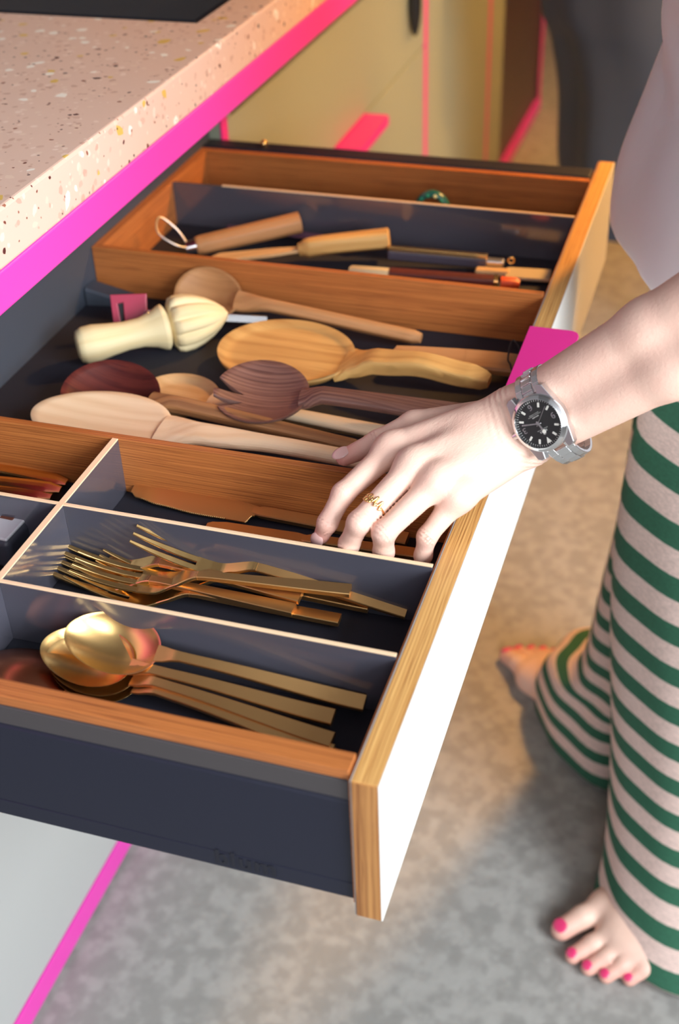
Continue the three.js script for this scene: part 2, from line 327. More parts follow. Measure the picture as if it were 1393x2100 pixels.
// ---------------------------------------------------------------- the open drawer
const YD = 0.6004, YS = 0.603, BASE = 0.551, XI = 0.3554, XO = 0.3734, ZN = 0.271, ZF = -0.703, XB = -0.115;
{
  const t = thing('drawer', 'wide open drawer with oak-edged white front and dark metal sides', 'drawer', V(0, 0.4895, 0));
  const Y = (y) => y - 0.4895;
  const fp = part('front_panel', box(XI + 0.0012, XO - 0.001, Y(0.4794), Y(YD), ZF, ZN, 0.0006, 'z'), M.oak, t, 'oak plywood core of the front');
  part('end_edge', box(XI + 0.0014, XO - 0.0012, Y(0.4796), Y(YD - 0.0008), ZN - 0.0002, ZN + 0.0006, 0.0003, 'y'), M.oakEnd, fp);
  part('white_face', box(XO - 0.001, XO, Y(0.4794), Y(YD), ZF, ZN + 0.0004, 0.0003, 'z'), M.white, fp, 'white laminate face');
  part('glue_line', box(XI + 0.0004, XI + 0.0012, Y(0.4794), Y(YD + 0.0002), ZF, ZN + 0.0002, 0.0003, 'z'), M.grey, fp);
  part('inner_face', box(XI - 0.0008, XI + 0.0004, Y(0.4894), Y(YD - 0.0004), ZF, ZN - 0.001, 0.0004, 'z'), M.trayOak, fp);
  pullTab(t, XI - 0.001, XI + 0.043, Y(YD + 0.0006), -0.212, 0.137);
  // near metal side: profile (z, y) swept along x
  const side = (zo, s) => {
    const sh = new THREE.Shape([[0, 0.4895], [0, 0.503], [-0.0006, 0.5034], [-0.0006, 0.5042], [0, 0.5046], [0, 0.5755], [-0.0012, 0.577], [-0.0012, 0.5785], [-0.0125, 0.5785], [-0.0125, 0.4895]].map(([z, y]) => new THREE.Vector2(zo + s * z, Y(y))));
    const g = new THREE.ExtrudeGeometry(sh, { depth: XI - 0.0012 - XB, bevelEnabled: false }); g.rotateY(-Math.PI / 2); g.scale(1, 1, 1);
    g.translate(XI - 0.0012, 0, 0);
    return metricUV(g);
  };
  const near = part('side_panel', side(0.2672, 1), M.dark, t, 'dark blue-grey metal drawer side');
  part('side_rail', box(XB, XI - 0.0012, Y(0.579), Y(0.5949), 0.2548, 0.2675, 0.0012), std(new THREE.Color(0.06, 0.053, 0.056), 0.4), near, 'rounded rail along the top of the drawer side, painted lighter for its oak reflection');  // grey lightened to stand for the oak mirrored in the rail
  const far = part('side_panel', box(XB, XI - 0.0012, Y(0.4895), Y(0.605), -0.668, -0.6415, 0.003), M.dark, t, 'dark blue-grey metal drawer side');
  part('base_panel', box(XB, XI - 0.0008, Y(0.5375), Y(BASE), -0.6415, 0.2547, 0.0005), M.darkBase, t, 'dark matte drawer base');
  part('back_panel', box(XB - 0.012, XB, Y(0.4895), Y(0.628), -0.6685, 0.2675, 0.002), M.slate, t, 'slate grey metal drawer back');
  part('corner_block', sweep([V(XB, Y(BASE), -0.327), V(XB + 0.045, Y(BASE), -0.335)], (q) => rect(0.012, lerp(0.019, 0.004, q), 0.002)), M.slate, t);
  part('fixing_knob', new THREE.SphereGeometry(0.0042, 14, 10).translate(-0.039, Y(0.6085), -0.655), M.gold, t, 'small brass knob');
  const font = await new FontLoader().loadAsync('fonts/droid/droid_sans_bold.typeface.json');
  const tg = new TextGeometry('blum', { font, size: 0.0125, depth: 0.0005, curveSegments: 6, bevelEnabled: false });
  tg.translate(0.262, Y(0.4925), 0.2672);
  part('embossed_lettering', tg, std(new THREE.Color(0.01, 0.011, 0.02), 0.6), near);
}

// ---------------------------------------------------------------- oak trays
function wallPiece(parent, name, b, label) { return part(name, b, M.trayOak, parent, label); }
{
  const t = thing('cutlery_tray', 'oak cutlery tray with smoky acrylic dividers at the near end of the drawer', 'tray', V(0, BASE, 0));
  const Y = (y) => y - BASE, y0 = 0.0002, x0 = XB + 0.003, x1 = XI - 0.0012;
  wallPiece(t, 'tray_wall', box(x0, x1, y0, Y(YS), -0.0235, -0.0165, 0.0006, 'x'), 'oak tray wall dividing cutlery from wooden spoons');
  wallPiece(t, 'tray_wall', merge([box(x0, x1, y0, Y(0.5965), 0.2525, 0.2542, 0.0003, 'x'), box(x0, x1, Y(0.5955), Y(YS), 0.2525, 0.2668, 0.0006, 'x')]), 'oak tray wall along the near side');
  wallPiece(t, 'tray_wall', box(x0, x0 + 0.007, y0, Y(YS), -0.0165, 0.2545, 0.0006, 'z'));
  const div = (x0, x1, z0, z1, g) => {
    const d = part('divider', box(x0, x1, y0, Y(YS - 0.0012), z0, z1, 0.0003, g), M.acrylic, t, 'smoky translucent acrylic divider');
    part('lit_edge', box(x0, x1, Y(YS - 0.0012), Y(YS), z0, z1, 0.0003, g), M.acrylicEdge, d, 'divider edge painted pale amber for the light it gathers');
  };
  div(0.0745, x1, 0.0733, 0.0763, 'x'); div(x0 + 0.007, 0.0695, 0.0733, 0.0763, 'x');
  div(0.0745, x1, 0.1655, 0.1685, 'x');
  div(0.0695, 0.0745, -0.0165, 0.2545, 'z');
}
{
  const t = thing('gadget_tray', 'oak tray with one acrylic divider, far end of the drawer', 'tray', V(0, BASE, 0));
  const Y = (y) => y - BASE, y0 = 0.0002, x0 = XB - 0.0, x1 = XI - 0.0012;
  const L0 = x0 + 0.0005;
  wallPiece(t, 'tray_wall', box(L0, x1, y0, Y(YS), -0.352, -0.345, 0.0006, 'x'), 'oak tray wall facing the wooden spoons');
  wallPiece(t, 'tray_wall', box(L0, x1, y0, Y(YS), -0.641, -0.632, 0.0006, 'x'), 'oak tray wall at the far side');
  wallPiece(t, 'tray_wall', box(L0, L0 + 0.009, y0, Y(YS), -0.632, -0.352, 0.0006, 'z'), 'oak end wall of the tray');
  const d = part('divider', box(L0 + 0.009, x1, y0, Y(YS - 0.0012), -0.534, -0.531, 0.0003), M.acrylic, t, 'smoky translucent acrylic divider');
  part('lit_edge', box(L0 + 0.07, x1, Y(YS - 0.0012), Y(YS), -0.534, -0.531, 0.0003), M.acrylicEdge, d, 'divider edge painted pale amber for the light it gathers');
  wallPiece(t, 'tray_floor', box(L0 + 0.009, x1, y0, 0.001, -0.632, -0.352, 0.0003, 'x')).material = M.darkBase;
}
M.copper = new THREE.MeshPhysicalMaterial({ color: new THREE.Color(0.42, 0.15, 0.08), metalness: 1, roughness: 0.3 });
// ---------------------------------------------------------------- builders for kitchen tools (own x axis from tip to handle end, y up)
function bowlGeo(bl, bw, depth, thick, { egg = 0.12, dome = 0, slots = [], nr = 9, nt = 64, flat = 0 } = {}) {
  const pos = [], uv = [], idx = [];
  const R = (th) => { let r = 1; for (const [s, w, inner] of slots) { let d = Math.abs(((th - s + Math.PI * 3) % (Math.PI * 2)) - Math.PI) / w; if (d < 1) r = Math.min(r, lerp(inner, 1, d * d)); } return r; };
  const pt = (i, j, top) => {
    const th = j / nt * 2 * Math.PI, r = i / nr * R(th), q = flat ? smooth(flat, 1, r) : r * r;
    const x = bl / 2 - Math.cos(th) * bl / 2 * r * -1, z = bw / 2 * Math.sin(th) * r * (1 + egg * -Math.cos(th));
    const y = depth * (q - 1) + dome * (r * Math.cos(th)) ** 2;
    return [x, top ? y : y - thick * (0.35 + 0.65 * (1 - r ** 4)), z];
  };
  for (const top of [1, 0]) for (let i = 0; i <= nr; i++) for (let j = 0; j <= nt; j++) { const q = pt(i, j, top); pos.push(...q); uv.push(q[0], q[2] + (top ? 0 : 0.05)); }
  const W = nt + 1, off = (nr + 1) * W;
  for (let i = 0; i < nr; i++) for (let j = 0; j < nt; j++) {
    const a = i * W + j, b = a + 1, c = a + W, d = c + 1;
    idx.push(a, b, c, b, d, c); idx.push(off + a, off + c, off + b, off + b, off + c, off + d);
  }
  for (let j = 0; j < nt; j++) { const a = nr * W + j, b = a + 1; idx.push(a, b, off + a, b, off + b, off + a); }
  const g = new THREE.BufferGeometry();
  g.setAttribute('position', new THREE.Float32BufferAttribute(pos, 3)); g.setAttribute('uv', new THREE.Float32BufferAttribute(uv, 2)); g.setIndex(idx);
  g.computeVertexNormals(); return g;
}
// carved spoon: handle widths/heights given as [[t, halfWidth, halfHeight, y], ...]
function carved(name, label, mat, A, B, o) {
  const t = thing(name, label, o.cat ?? 'spoon'), len = A.distanceTo(B);
  const b = part('bowl', bowlGeo(o.bl, o.bw, o.depth, o.thick, o), mat, t);
  const k = o.handle, n = 26, path = [];
  for (let i = 0; i <= n; i++) { const u = i / n; path.push(V(lerp(o.bl * 0.93, len, u), curve(k.map((q) => [q[0], q[3]]), u), curve((o.bend ?? [[0, 0], [1, 0]]), u))); }
  part('handle', sweep(path, (u) => { const e = u > 0.97 ? 0.72 : 1; return ring(curve(k.map((q) => [q[0], q[1]]), u) * e, curve(k.map((q) => [q[0], q[2]]), u) * e, 20, o.pw ?? 0.85); }), mat, t);
  return place(t, A, B, o.roll ?? 0);
}
const H = (px, py, h) => P(px, py, BASE + h);

// ---- wooden tools lying in the open middle of the drawer
carved('wooden_spoon', 'tan wooden spoon leaning against the oak wall at the back of the utensil space', M.tan, H(360, 588, 0.030), H(864, 694, 0.012), { bl: 0.072, bw: 0.056, depth: 0.012, thick: 0.007, egg: 0.1, roll: 0.7, handle: [[0, 0.011, 0.007, -0.004], [0.2, 0.0065, 0.006, 0.003], [1, 0.0068, 0.006, 0]] });
{
  const A = H(158, 712, 0.019), B = H(468, 641, 0.024), L = A.distanceTo(B);
  const t = thing('citrus_reamer', 'pale wooden citrus reamer with a ribbed pointed head', 'reamer');
  const lathe = (prof, seg, mod) => {
    const g = new THREE.LatheGeometry(prof.map(([x, r]) => new THREE.Vector2(Math.max(r, 0.00001), x * L)), seg), p = g.attributes.position;
    if (mod) for (let i = 0; i < p.count; i++) { const r = Math.hypot(p.getX(i), p.getZ(i)), a = Math.atan2(p.getZ(i), p.getX(i)), y = p.getY(i) / L, k = 1 - mod * (1 - Math.abs(Math.sin(a * 5))) ** 1.6 * smooth(0.98, 0.7, y) * smooth(0.6, 0.66, y); p.setX(i, p.getX(i) * k); p.setZ(i, p.getZ(i) * k); }
    g.rotateZ(-Math.PI / 2); g.computeVertexNormals();
    const u = g.attributes.uv, q = g.attributes.position; for (let i = 0; i < u.count; i++) u.setXY(i, q.getX(i), Math.atan2(q.getZ(i), q.getY(i)) * 0.02);
    return g;
  };
  part('handle', lathe([[0, 0], [0, 0.010], [0.012, 0.015], [0.05, 0.0178], [0.12, 0.018], [0.22, 0.0155], [0.32, 0.0138], [0.42, 0.0142], [0.5, 0.0175], [0.55, 0.0215], [0.575, 0.0222], [0.59, 0.019], [0.605, 0.0125], [0.62, 0.0115]], 40), M.cream, t);
  part('ribbed_head', lathe([[0.6, 0.011], [0.612, 0.02], [0.632, 0.0262], [0.67, 0.028], [0.73, 0.0275], [0.8, 0.0245], [0.87, 0.0195], [0.93, 0.013], [0.975, 0.0065], [1, 0]], 100, 0.2), M.cream, t);
  place(t, A, B, 0.3);
}
carved('wooden_spoon', 'big honey-coloured wooden spoon with a broad shallow bowl and hooked handle end', M.honey, H(454, 697, 0.018), H(1004, 782, 0.026), { bl: 0.136, bw: 0.096, depth: 0.005, thick: 0.011, egg: 0.02, flat: 0.86, roll: 0.14, handle: [[0, 0.024, 0.004, -0.0068], [0.1, 0.0165, 0.006, -0.0035], [0.25, 0.0125, 0.008, 0.003], [0.55, 0.0105, 0.0085, 0.007], [0.85, 0.0115, 0.0075, 0.003], [1, 0.0085, 0.006, 0]], pw: 0.42 });
{
  const t = thing('wooden_spatula', 'short flat olive-wood spatula handle with a dark cord loop near the drawer front', 'spatula'), A = H(806, 728, 0.016), B = H(1060, 750, 0.016), L = A.distanceTo(B);
  part('blade', sweep(spline([V(0, 0, 0), V(0.006, 0, 0), V(0.02, 0, 0), V(L * 0.6, 0.001, 0)], 14), (u) => rect(curve([[0, 0.004], [0.15, 0.0105], [1, 0.0125]], u), 0.0042, 0.0018)), M.tan, t);
  part('handle', sweep([V(L * 0.59, 0.001, 0), V(L * 0.8, 0.001, 0), V(L, 0, 0)], (u) => rect(0.0125, 0.0045, 0.002)), M.tan, t);
  part('cord_loop', new THREE.TubeGeometry(new THREE.CatmullRomCurve3([V(L * 0.93, 0.006, 0), V(L * 0.95, 0.016, -0.016), V(L * 1.0, 0.012, -0.012), V(L * 1.02, 0.007, 0.002), V(L * 0.99, 0.003, 0.014), V(L * 0.95, 0.006, 0.004)], true), 40, 0.0008, 8, true), M.black, t, 'thin dark cord loop');
  place(t, A, B, 0.25);
}
carved('salad_fork', 'dark striped walnut salad fork with two slots in its bowl', M.walnut, H(441, 789, 0.036), H(1010, 858, 0.022), { cat: 'fork', bl: 0.083, bw: 0.083, depth: 0.011, thick: 0.006, egg: 0.02, roll: 0.16, slots: [[Math.PI + 0.1, 0.16, 0.42], [Math.PI - 0.5, 0.17, 0.45]], nt: 120, handle: [[0, 0.012, 0.006, -0.004], [0.12, 0.009, 0.006, 0.003], [1, 0.0125, 0.006, 0]] });
carved('wooden_spoon', 'dark red rosewood spoon with a deep bowl, behind the pale spoon', M.rose, H(134, 780, 0.028), H(742, 920, 0.014), { bl: 0.092, bw: 0.076, depth: 0.016, thick: 0.006, egg: 0.05, roll: 0.25, handle: [[0, 0.012, 0.007, -0.004], [0.14, 0.0078, 0.0068, 0.002], [1, 0.0066, 0.006, 0]] }).children[1].material = M.olive;
carved('wooden_spoon', 'light maple spoon half hidden under the walnut salad fork', M.beech, H(293, 790, 0.012), H(846, 898, 0.008), { bl: 0.074, bw: 0.066, depth: 0.006, thick: 0.006, egg: 0.04, flat: 0.8, handle: [[0, 0.011, 0.0045, -0.002], [0.16, 0.0065, 0.005, 0], [1, 0.0085, 0.0045, 0]] }).children[1].material = M.pale;
carved('wooden_spoon', 'pale wooden spoon nearest the oak tray wall, its handle under the thumb', M.pale, H(68, 836, 0.024), H(775, 950, 0.022), { bl: 0.13, bw: 0.076, depth: 0.004, thick: 0.007, egg: -0.12, roll: 0.12, handle: [[0, 0.021, 0.0045, -0.003], [0.22, 0.012, 0.006, 0.001], [0.55, 0.0082, 0.006, 0.002], [1, 0.0078, 0.0055, 0]] });
{
  const t = thing('peeler', 'vegetable peeler with a red slotted head and slim steel handle, behind the citrus reamer', 'peeler');
  const A = H(226, 640, 0.026), B = H(548, 657, 0.012);
  const sh = new THREE.Shape([[0, -0.016], [0.034, -0.019], [0.036, 0.012], [0.006, 0.02]].map(([a, b]) => new THREE.Vector2(a, b)));
  sh.holes.push(new THREE.Path([[0.006, -0.009], [0.013, -0.011], [0.016, 0.012], [0.011, 0.013]].map(([a, b]) => new THREE.Vector2(a, b))));
  const g = new THREE.ExtrudeGeometry(sh, { depth: 0.003, bevelEnabled: true, bevelSize: 0.0008, bevelThickness: 0.0008, bevelSegments: 2 }); g.rotateX(Math.PI / 2);
  part('head', g, std(new THREE.Color(0.42, 0.045, 0.09), 0.3), t, 'dark red head with a long slot');
  part('blade', box(0.0055, 0.0125, -0.0042, -0.0034, -0.012, 0.012, 0.0002), M.black, t);  // coloured black to stand for the dark inside of the slot
  const L = A.distanceTo(B);
  part('handle', sweep([V(0.034, -0.001, 0), V(L * 0.5, 0, 0), V(L, 0, 0)], () => rect(0.0045, 0.002, 0.0012)), M.steel, t, 'slim steel handle');
  part('rivet', new THREE.SphereGeometry(0.0032, 14, 10).translate(0.036, 0.002, 0), M.steel, t);
  place(t, A, B, 1.0);
}

// ---- gold cutlery
const forkProto = (() => {
  const t = new THREE.Group(), L = 0.205;
  const yy = (x) => (x < 0.062 ? 0.0165 * ((0.062 - x) / 0.062) ** 2 : 0.0095 * smooth(0.062, 0.096, x) - 0.0055 * Math.max(0, (x - 0.1) / 0.105)), pth = (a, b, z, n) => Array.from({ length: n + 1 }, (_, i) => { const x = lerp(a, b, i / n); return V(x, yy(x), z * 1); });
  for (let k = 0; k < 4; k++) { const z = (k - 1.5) * 0.0068; part('tine', sweep(pth(0.0, 0.05, z, 12).map((p, i) => { p.z *= 1 - 0.04 * (1 - i / 12); return p; }), (u) => rect(lerp(0.0011, 0.0022, Math.min(1, u * 1.6)), lerp(0.0006, 0.00115, Math.min(1, u * 2)), 0.0004)), M.gold, t); }
  part('head', sweep(pth(0.048, 0.094, 0, 18), (u) => rect(curve([[0, 0.0127], [0.25, 0.0125], [0.62, 0.0075], [1, 0.0034]], u), lerp(0.0011, 0.0018, u), 0.0006)), M.gold, t);
  part('handle', sweep(pth(0.092, L, 0, 14), (u) => rect(curve([[0, 0.0033], [1, 0.0052]], u), curve([[0, 0.0018], [0.2, 0.0022], [1, 0.0022]], u), 0.0005)), M.goldDull, t);
  return t;
})();
const spoonProto = (() => {
  const t = new THREE.Group(), L = 0.205;
  const b = bowlGeo(0.066, 0.043, 0.0115, 0.0012, { egg: -0.1, nr: 14, nt: 80 }); b.translate(0, 0.0115, 0); { const q = b.attributes.position; for (let i = 0; i < q.count; i++) q.setY(i, q.getY(i) + 0.07 * (0.066 - q.getX(i))); b.computeVertexNormals(); }
  part('bowl', b, M.gold, t);
  const path = []; for (let i = 0; i <= 24; i++) { const x = lerp(0.0635, L, i / 24); path.push(V(x, curve([[0.06, 0.0104], [0.068, 0.0112], [0.08, 0.0138], [0.095, 0.0132], [L, 0.0045]], x), 0)); }
  part('handle', sweep(path, (u) => rect(curve([[0, 0.0062], [0.13, 0.0034], [1, 0.0054]], u), curve([[0, 0.0007], [0.15, 0.0019], [1, 0.0022]], u), 0.0005)), M.goldDull, t);
  return t;
})();
const knifeProto = (() => {
  const t = new THREE.Group(), L = 0.232, n = 44, pts = [];
  for (let i = 0; i <= n; i++) { const u = i / n; pts.push(new THREE.Vector2(u * 0.108, curve([[0, 0.002], [0.05, 0.0045], [0.2, 0.0062], [0.9, 0.0058], [1, 0.0045]], u))); }
  const low = []; for (let i = 0; i <= n * 3; i++) { const u = i / (n * 3); low.push(new THREE.Vector2(u * 0.108, curve([[0, -0.0045], [0.06, -0.0085], [0.25, -0.0115], [0.55, -0.0135], [0.93, -0.0125], [0.955, -0.0125], [0.985, -0.0055], [1, -0.005]], u) + (u > 0.1 && u < 0.8 && i % 2 ? 0.0007 : 0))); }
  const g = new THREE.ExtrudeGeometry(new THREE.Shape([...pts, ...low.reverse()]), { depth: 0.0011, bevelEnabled: true, bevelSize: 0.0003, bevelThickness: 0.0004, bevelSegments: 1 }); g.rotateX(-Math.PI / 2); g.translate(0, 0.001, 0);
  part('blade', g, M.goldDull, t);
  part('handle', sweep(Array.from({ length: 16 }, (_, i) => V(lerp(0.105, L, i / 15), 0.0016, 0)), (u) => rect(curve([[0, 0.0034], [0.06, 0.005], [1, 0.0058]], u), curve([[0, 0.0012], [0.1, 0.0028], [1, 0.0032]], u), 0.0008)), M.goldDull, t);
  return t;
})();
function cutlery(proto, name, label, category, group, A, B, roll) {
  const c = proto.clone(); c.name = numbered(name); scene.add(c);
  tag(c, label, category, group);
  const dir = B.clone().sub(A).normalize(); B = A.clone().addScaledVector(dir, 0.2);
  return place(c, A, B, roll);
}
const FG = 'gold forks in the cutlery tray', SG = 'gold tablespoons in the cutlery tray', KG = 'gold table knives in the cutlery tray';
cutlery(forkProto, 'table_fork', 'gold fork leaning on the acrylic divider, its raised tines the rightmost', 'fork', FG, H(286, 1106, 0.030), H(700, 1222, 0.010), 0.45);
cutlery(forkProto, 'table_fork', 'gold fork lying topmost with the brightest tines and the longest visible handle', 'fork', FG, H(163, 1182, 0.008), H(781, 1224, 0.019), 0.12);
cutlery(forkProto, 'table_fork', 'gold fork with its tines touching the acrylic wall at the back left', 'fork', FG, H(114, 1122, 0.007), H(690, 1248, 0.012), 0.2);
cutlery(forkProto, 'table_fork', 'gold fork with darker tines at the left, in front of the backmost fork', 'fork', FG, H(84, 1168, 0.001), H(640, 1266, 0.008), 0.05);
cutlery(forkProto, 'table_fork', 'gold fork lowest in the pile, its handle nearest the front divider', 'fork', FG, H(150, 1200, 0.0005), H(774, 1292, 0.002), 0);
cutlery(forkProto, 'table_fork', 'gold fork under the others, its handle pointing at the drawer front', 'fork', FG, H(215, 1168, 0.002), H(826, 1264, 0.002), 0);
cutlery(spoonProto, 'tablespoon', 'topmost gold spoon with the bright window reflection in its bowl', 'spoon', SG, H(147, 1312, 0.0225), H(716, 1440, 0.009), 0.42);
cutlery(spoonProto, 'tablespoon', 'gold spoon directly under the topmost one, its bowl showing at the left', 'spoon', SG, H(101, 1342, 0.0105), H(736, 1490, 0.0065), 0.34);
cutlery(spoonProto, 'tablespoon', 'third gold spoon down, showing only the near rim of its bowl', 'spoon', SG, H(114, 1358, 0.0065), H(690, 1528, 0.0035), 0.28);
cutlery(spoonProto, 'tablespoon', 'lowest gold spoon of the stack, its handle nearest the oak tray wall', 'spoon', SG, H(122, 1370, 0.0025), H(630, 1534, 0.0005), 0.28);
{
  const c = spoonProto.clone(); c.name = numbered('serving_spoon'); scene.add(c); tag(c, 'larger copper-toned serving spoon turned bowl down at the left of the spoon pile', 'spoon');
  c.scale.set(1.2, 1.2, 1.5); c.children[0].material = M.copper; place(c, H(-84, 1338, 0.019), H(330, 1490, 0.008), Math.PI + 0.15);
}
cutlery(knifeProto, 'table_knife', 'gold serrated knife with its blade against the oak wall', 'knife', KG, H(275, 1003, 0.006), H(700, 1084, 0.005), 0.3);
cutlery(knifeProto, 'table_knife', 'gold knife lying flat along the acrylic divider, partly hidden by it', 'knife', KG, H(425, 1080, 0.002), H(760, 1128, 0.002), 0.1).scale.set(0.74, 1, 0.9);
for (const [a, b, l] of [[H(-190, 965, 0.006), H(127, 1010, 0.006), 'gold butter knife handle with the brightest shine, left of the acrylic wall'], [H(-190, 985, 0.003), H(108, 1024, 0.003), 'gold butter knife handle lying lowest, left of the acrylic wall'], [H(-170, 930, 0.003), H(140, 995, 0.003), 'gold butter knife handle along the foot of the oak wall']]) {
  const t = thing('butter_knife', l, 'knife', undefined, 'gold butter knives left of the acrylic wall'), L = a.distanceTo(b);
  part('handle', sweep(spline([V(L * 0.42, 0.001, 0), V(L * 0.5, 0.002, 0), V(L * 0.75, 0.003, 0), V(L, 0.003, 0)], 20), (u) => ring(curve([[0, 0.003], [0.3, 0.005], [0.9, 0.0062], [1, 0.0035]], u), curve([[0, 0.002], [0.9, 0.0032], [1, 0.0015]], u), 14, 0.8)), M.gold, t);
  part('blade', sweep(spline([V(0, 0.001, 0), V(L * 0.2, 0.001, 0.001), V(L * 0.44, 0.001, 0)], 14), (u) => rect(curve([[0, 0.003], [0.3, 0.008], [1, 0.004]], u), 0.0007, 0.0002)), M.gold, t);
  place(t, a, b, 0.2);
}
{
  const t = thing('kitchen_timer', 'grey plastic gadget with rounded corners and a small window, at the left edge', 'gadget');
  const A = H(-120, 1062, 0.02), B = H(54, 1098, 0.02), L = A.distanceTo(B);
  part('body', new RoundedBoxGeometry(L, 0.026, 0.034, 4, 0.005).translate(L / 2, -0.004, 0.006), std(new THREE.Color(0.05, 0.055, 0.075), 0.45), t, 'dark grey body');
  part('face', new RoundedBoxGeometry(L - 0.004, 0.003, 0.030, 3, 0.0014).translate(L / 2, 0.0095, 0.006), std(new THREE.Color(0.5, 0.5, 0.54), 0.4), t, 'light grey face');
  part('window', new RoundedBoxGeometry(0.011, 0.0016, 0.004, 2, 0.0005).translate(L - 0.016, 0.0108, -0.003), std(new THREE.Color(0.12, 0.045, 0.03), 0.3), t);
  place(t, A, B, 0);
}

// ---- tools in the far tray
{
  const t = thing('cheese_slicer', 'cheese slicer with thick light wooden handle and looped wire head', 'slicer');
  const A = H(388, 508, 0.012), B = H(616, 456, 0.024), L = A.distanceTo(B);
  part('handle', sweep(spline([V(0.008, 0, 0), V(0.02, 0, 0), V(L * 0.6, 0, 0), V(L * 0.97, 0, 0), V(L, 0, 0)], 24), (u) => { const r = curve([[0, 0.0095], [0.1, 0.0105], [0.8, 0.0118], [0.95, 0.0122], [1, 0.0095]], u); return ring(r, r, 20); }), M.tan, t);
  part('ferrule', new THREE.CylinderGeometry(0.0068, 0.0085, 0.014, 20).rotateZ(Math.PI / 2).translate(0.003, 0, 0), M.steel, t, 'bright steel ferrule');
  part('wire_loop', new THREE.TubeGeometry(new THREE.CatmullRomCurve3([V(0.0, 0.001, 0.004), V(-0.014, 0.010, 0.008), V(-0.030, 0.026, 0.0), V(-0.024, 0.036, -0.014), V(-0.008, 0.018, -0.013), V(0.0, 0.001, -0.004)]), 40, 0.0011, 8), M.steelBrushed, t, 'steel wire loop');
  place(t, A, B, 0);
}
{
  const t = thing('spreader', 'brown-handled spreader lying behind the oak tray wall', 'spreader');
  const A = H(430, 532, 0.006), B = H(800, 492, 0.024), L = A.distanceTo(B);
  part('blade', sweep(spline([V(0, 0, 0), V(0.02, 0, 0), V(L * 0.3, 0, 0), V(L * 0.52, 0, 0)], 20), (u) => rect(curve([[0, 0.003], [0.2, 0.011], [0.7, 0.009], [1, 0.005]], u), 0.0018, 0.0006)), M.beech, t, 'light wooden blade');
  part('handle', sweep(spline([V(L * 0.5, 0, 0), V(L * 0.6, 0.002, 0), V(L * 0.97, 0.002, 0), V(L, 0.002, 0)], 20), (u) => { const r = curve([[0, 0.007], [0.2, 0.0105], [0.9, 0.0115], [1, 0.009]], u); return ring(r, r, 18); }), M.honey, t, 'brown rounded handle');
  place(t, A, B, 0);
}
{
  const t = thing('paring_knife', 'knife with a dark grey handle and brass spine, behind the rosewood knife', 'knife');
  const A = H(1050, 540, 0.01), B = H(796, 518, 0.016), L = A.distanceTo(B);
  part('handle', box(L * 0.2, L, -0.006, 0.004, -0.006, 0.006, 0.002), std(new THREE.Color(0.07, 0.06, 0.085), 0.35), t, 'dark grey handle');
  part('brass_spine', box(L * 0.2, L, 0.003, 0.0075, -0.003, 0.003, 0.0008), M.gold, t, 'brass strip along the handle');
  part('ferrule', box(L * 0.06, L * 0.21, -0.005, 0.003, -0.005, 0.005, 0.002), M.steelBrushed, t);
  part('ring', new THREE.TorusGeometry(0.0032, 0.001, 8, 20).translate(0.001, 0.003, 0), M.gold, t);
  place(t, A, B, 0);
}
{
  const t = thing('steak_knife', 'knife with a dark red wooden handle and gold ferrule, against the oak tray wall', 'knife');
  const A = H(1066, 582, 0.012), B = H(716, 556, 0.020), L = A.distanceTo(B);
  part('handle', sweep([V(L * 0.14, 0, 0), V(L * 0.4, 0, 0), V(L * 0.76, 0, 0)], () => ring(0.0075, 0.0062, 18, 0.7)), M.rose, t, 'dark red wooden handle');
  part('ferrule', sweep([V(L * 0.125, 0, 0), V(L * 0.15, 0, 0)], () => ring(0.008, 0.0068, 18, 0.7)), M.gold, t, 'gold ferrule');
  part('end_cap', sweep([V(0, 0, 0), V(0.004, 0, 0), V(L * 0.11, 0, 0)], (u) => ring(u < 0.1 ? 0.005 : 0.0072, u < 0.1 ? 0.004 : 0.006, 16)), std(new THREE.Color(0.75, 0.09, 0.02), 0.4), t, 'orange red end cap');
  part('wooden_tip', sweep([V(L * 0.755, 0, 0), V(L * 0.985, 0, 0), V(L, 0, 0)], (u) => ring(u > 0.99 ? 0.005 : 0.0075, u > 0.99 ? 0.004 : 0.006, 6)), M.cream, t, 'pale six-sided wooden tip');
  place(t, A, B, 0);
}
{
  const t = thing('wooden_scraper', 'flat beige scraper lying at the drawer front end of the far tray', 'scraper');
  const A = H(998, 558, 0.006), B = H(1130, 566, 0.006), L = A.distanceTo(B);
  part('blade', box(0.02, L, -0.002, 0.002, -0.0125, 0.0125, 0.0015), std(new THREE.Color(0.55, 0.45, 0.28), 0.5), t);
  part('handle', box(-0.012, 0.024, -0.003, 0.004, -0.006, 0.006, 0.0028), M.beech, t);
  place(t, A, B, 0);
}
{
  const t = thing('plastic_stirrer', 'purple clear plastic stirrer with a beaded end between the wooden handles', 'stirrer');
  const A = H(470, 462, 0.004), B = H(740, 498, 0.012), L = A.distanceTo(B), cl = new THREE.MeshPhysicalMaterial({ color: new THREE.Color(0.42, 0.2, 0.34), transmission: 0.6, thickness: 0, roughness: 0.15 });
  part('shaft', box(0, L, -0.0012, 0.0012, -0.007, 0.007, 0.001), cl, t);
  for (let i = 0; i < 6; i++) part('bead', new THREE.SphereGeometry(0.0024, 12, 8).translate(L - 0.006 - i * 0.007, 0.0034, (i % 2) * 0.004 - 0.002), M.gold, t);
  place(t, A, B, 0);
}
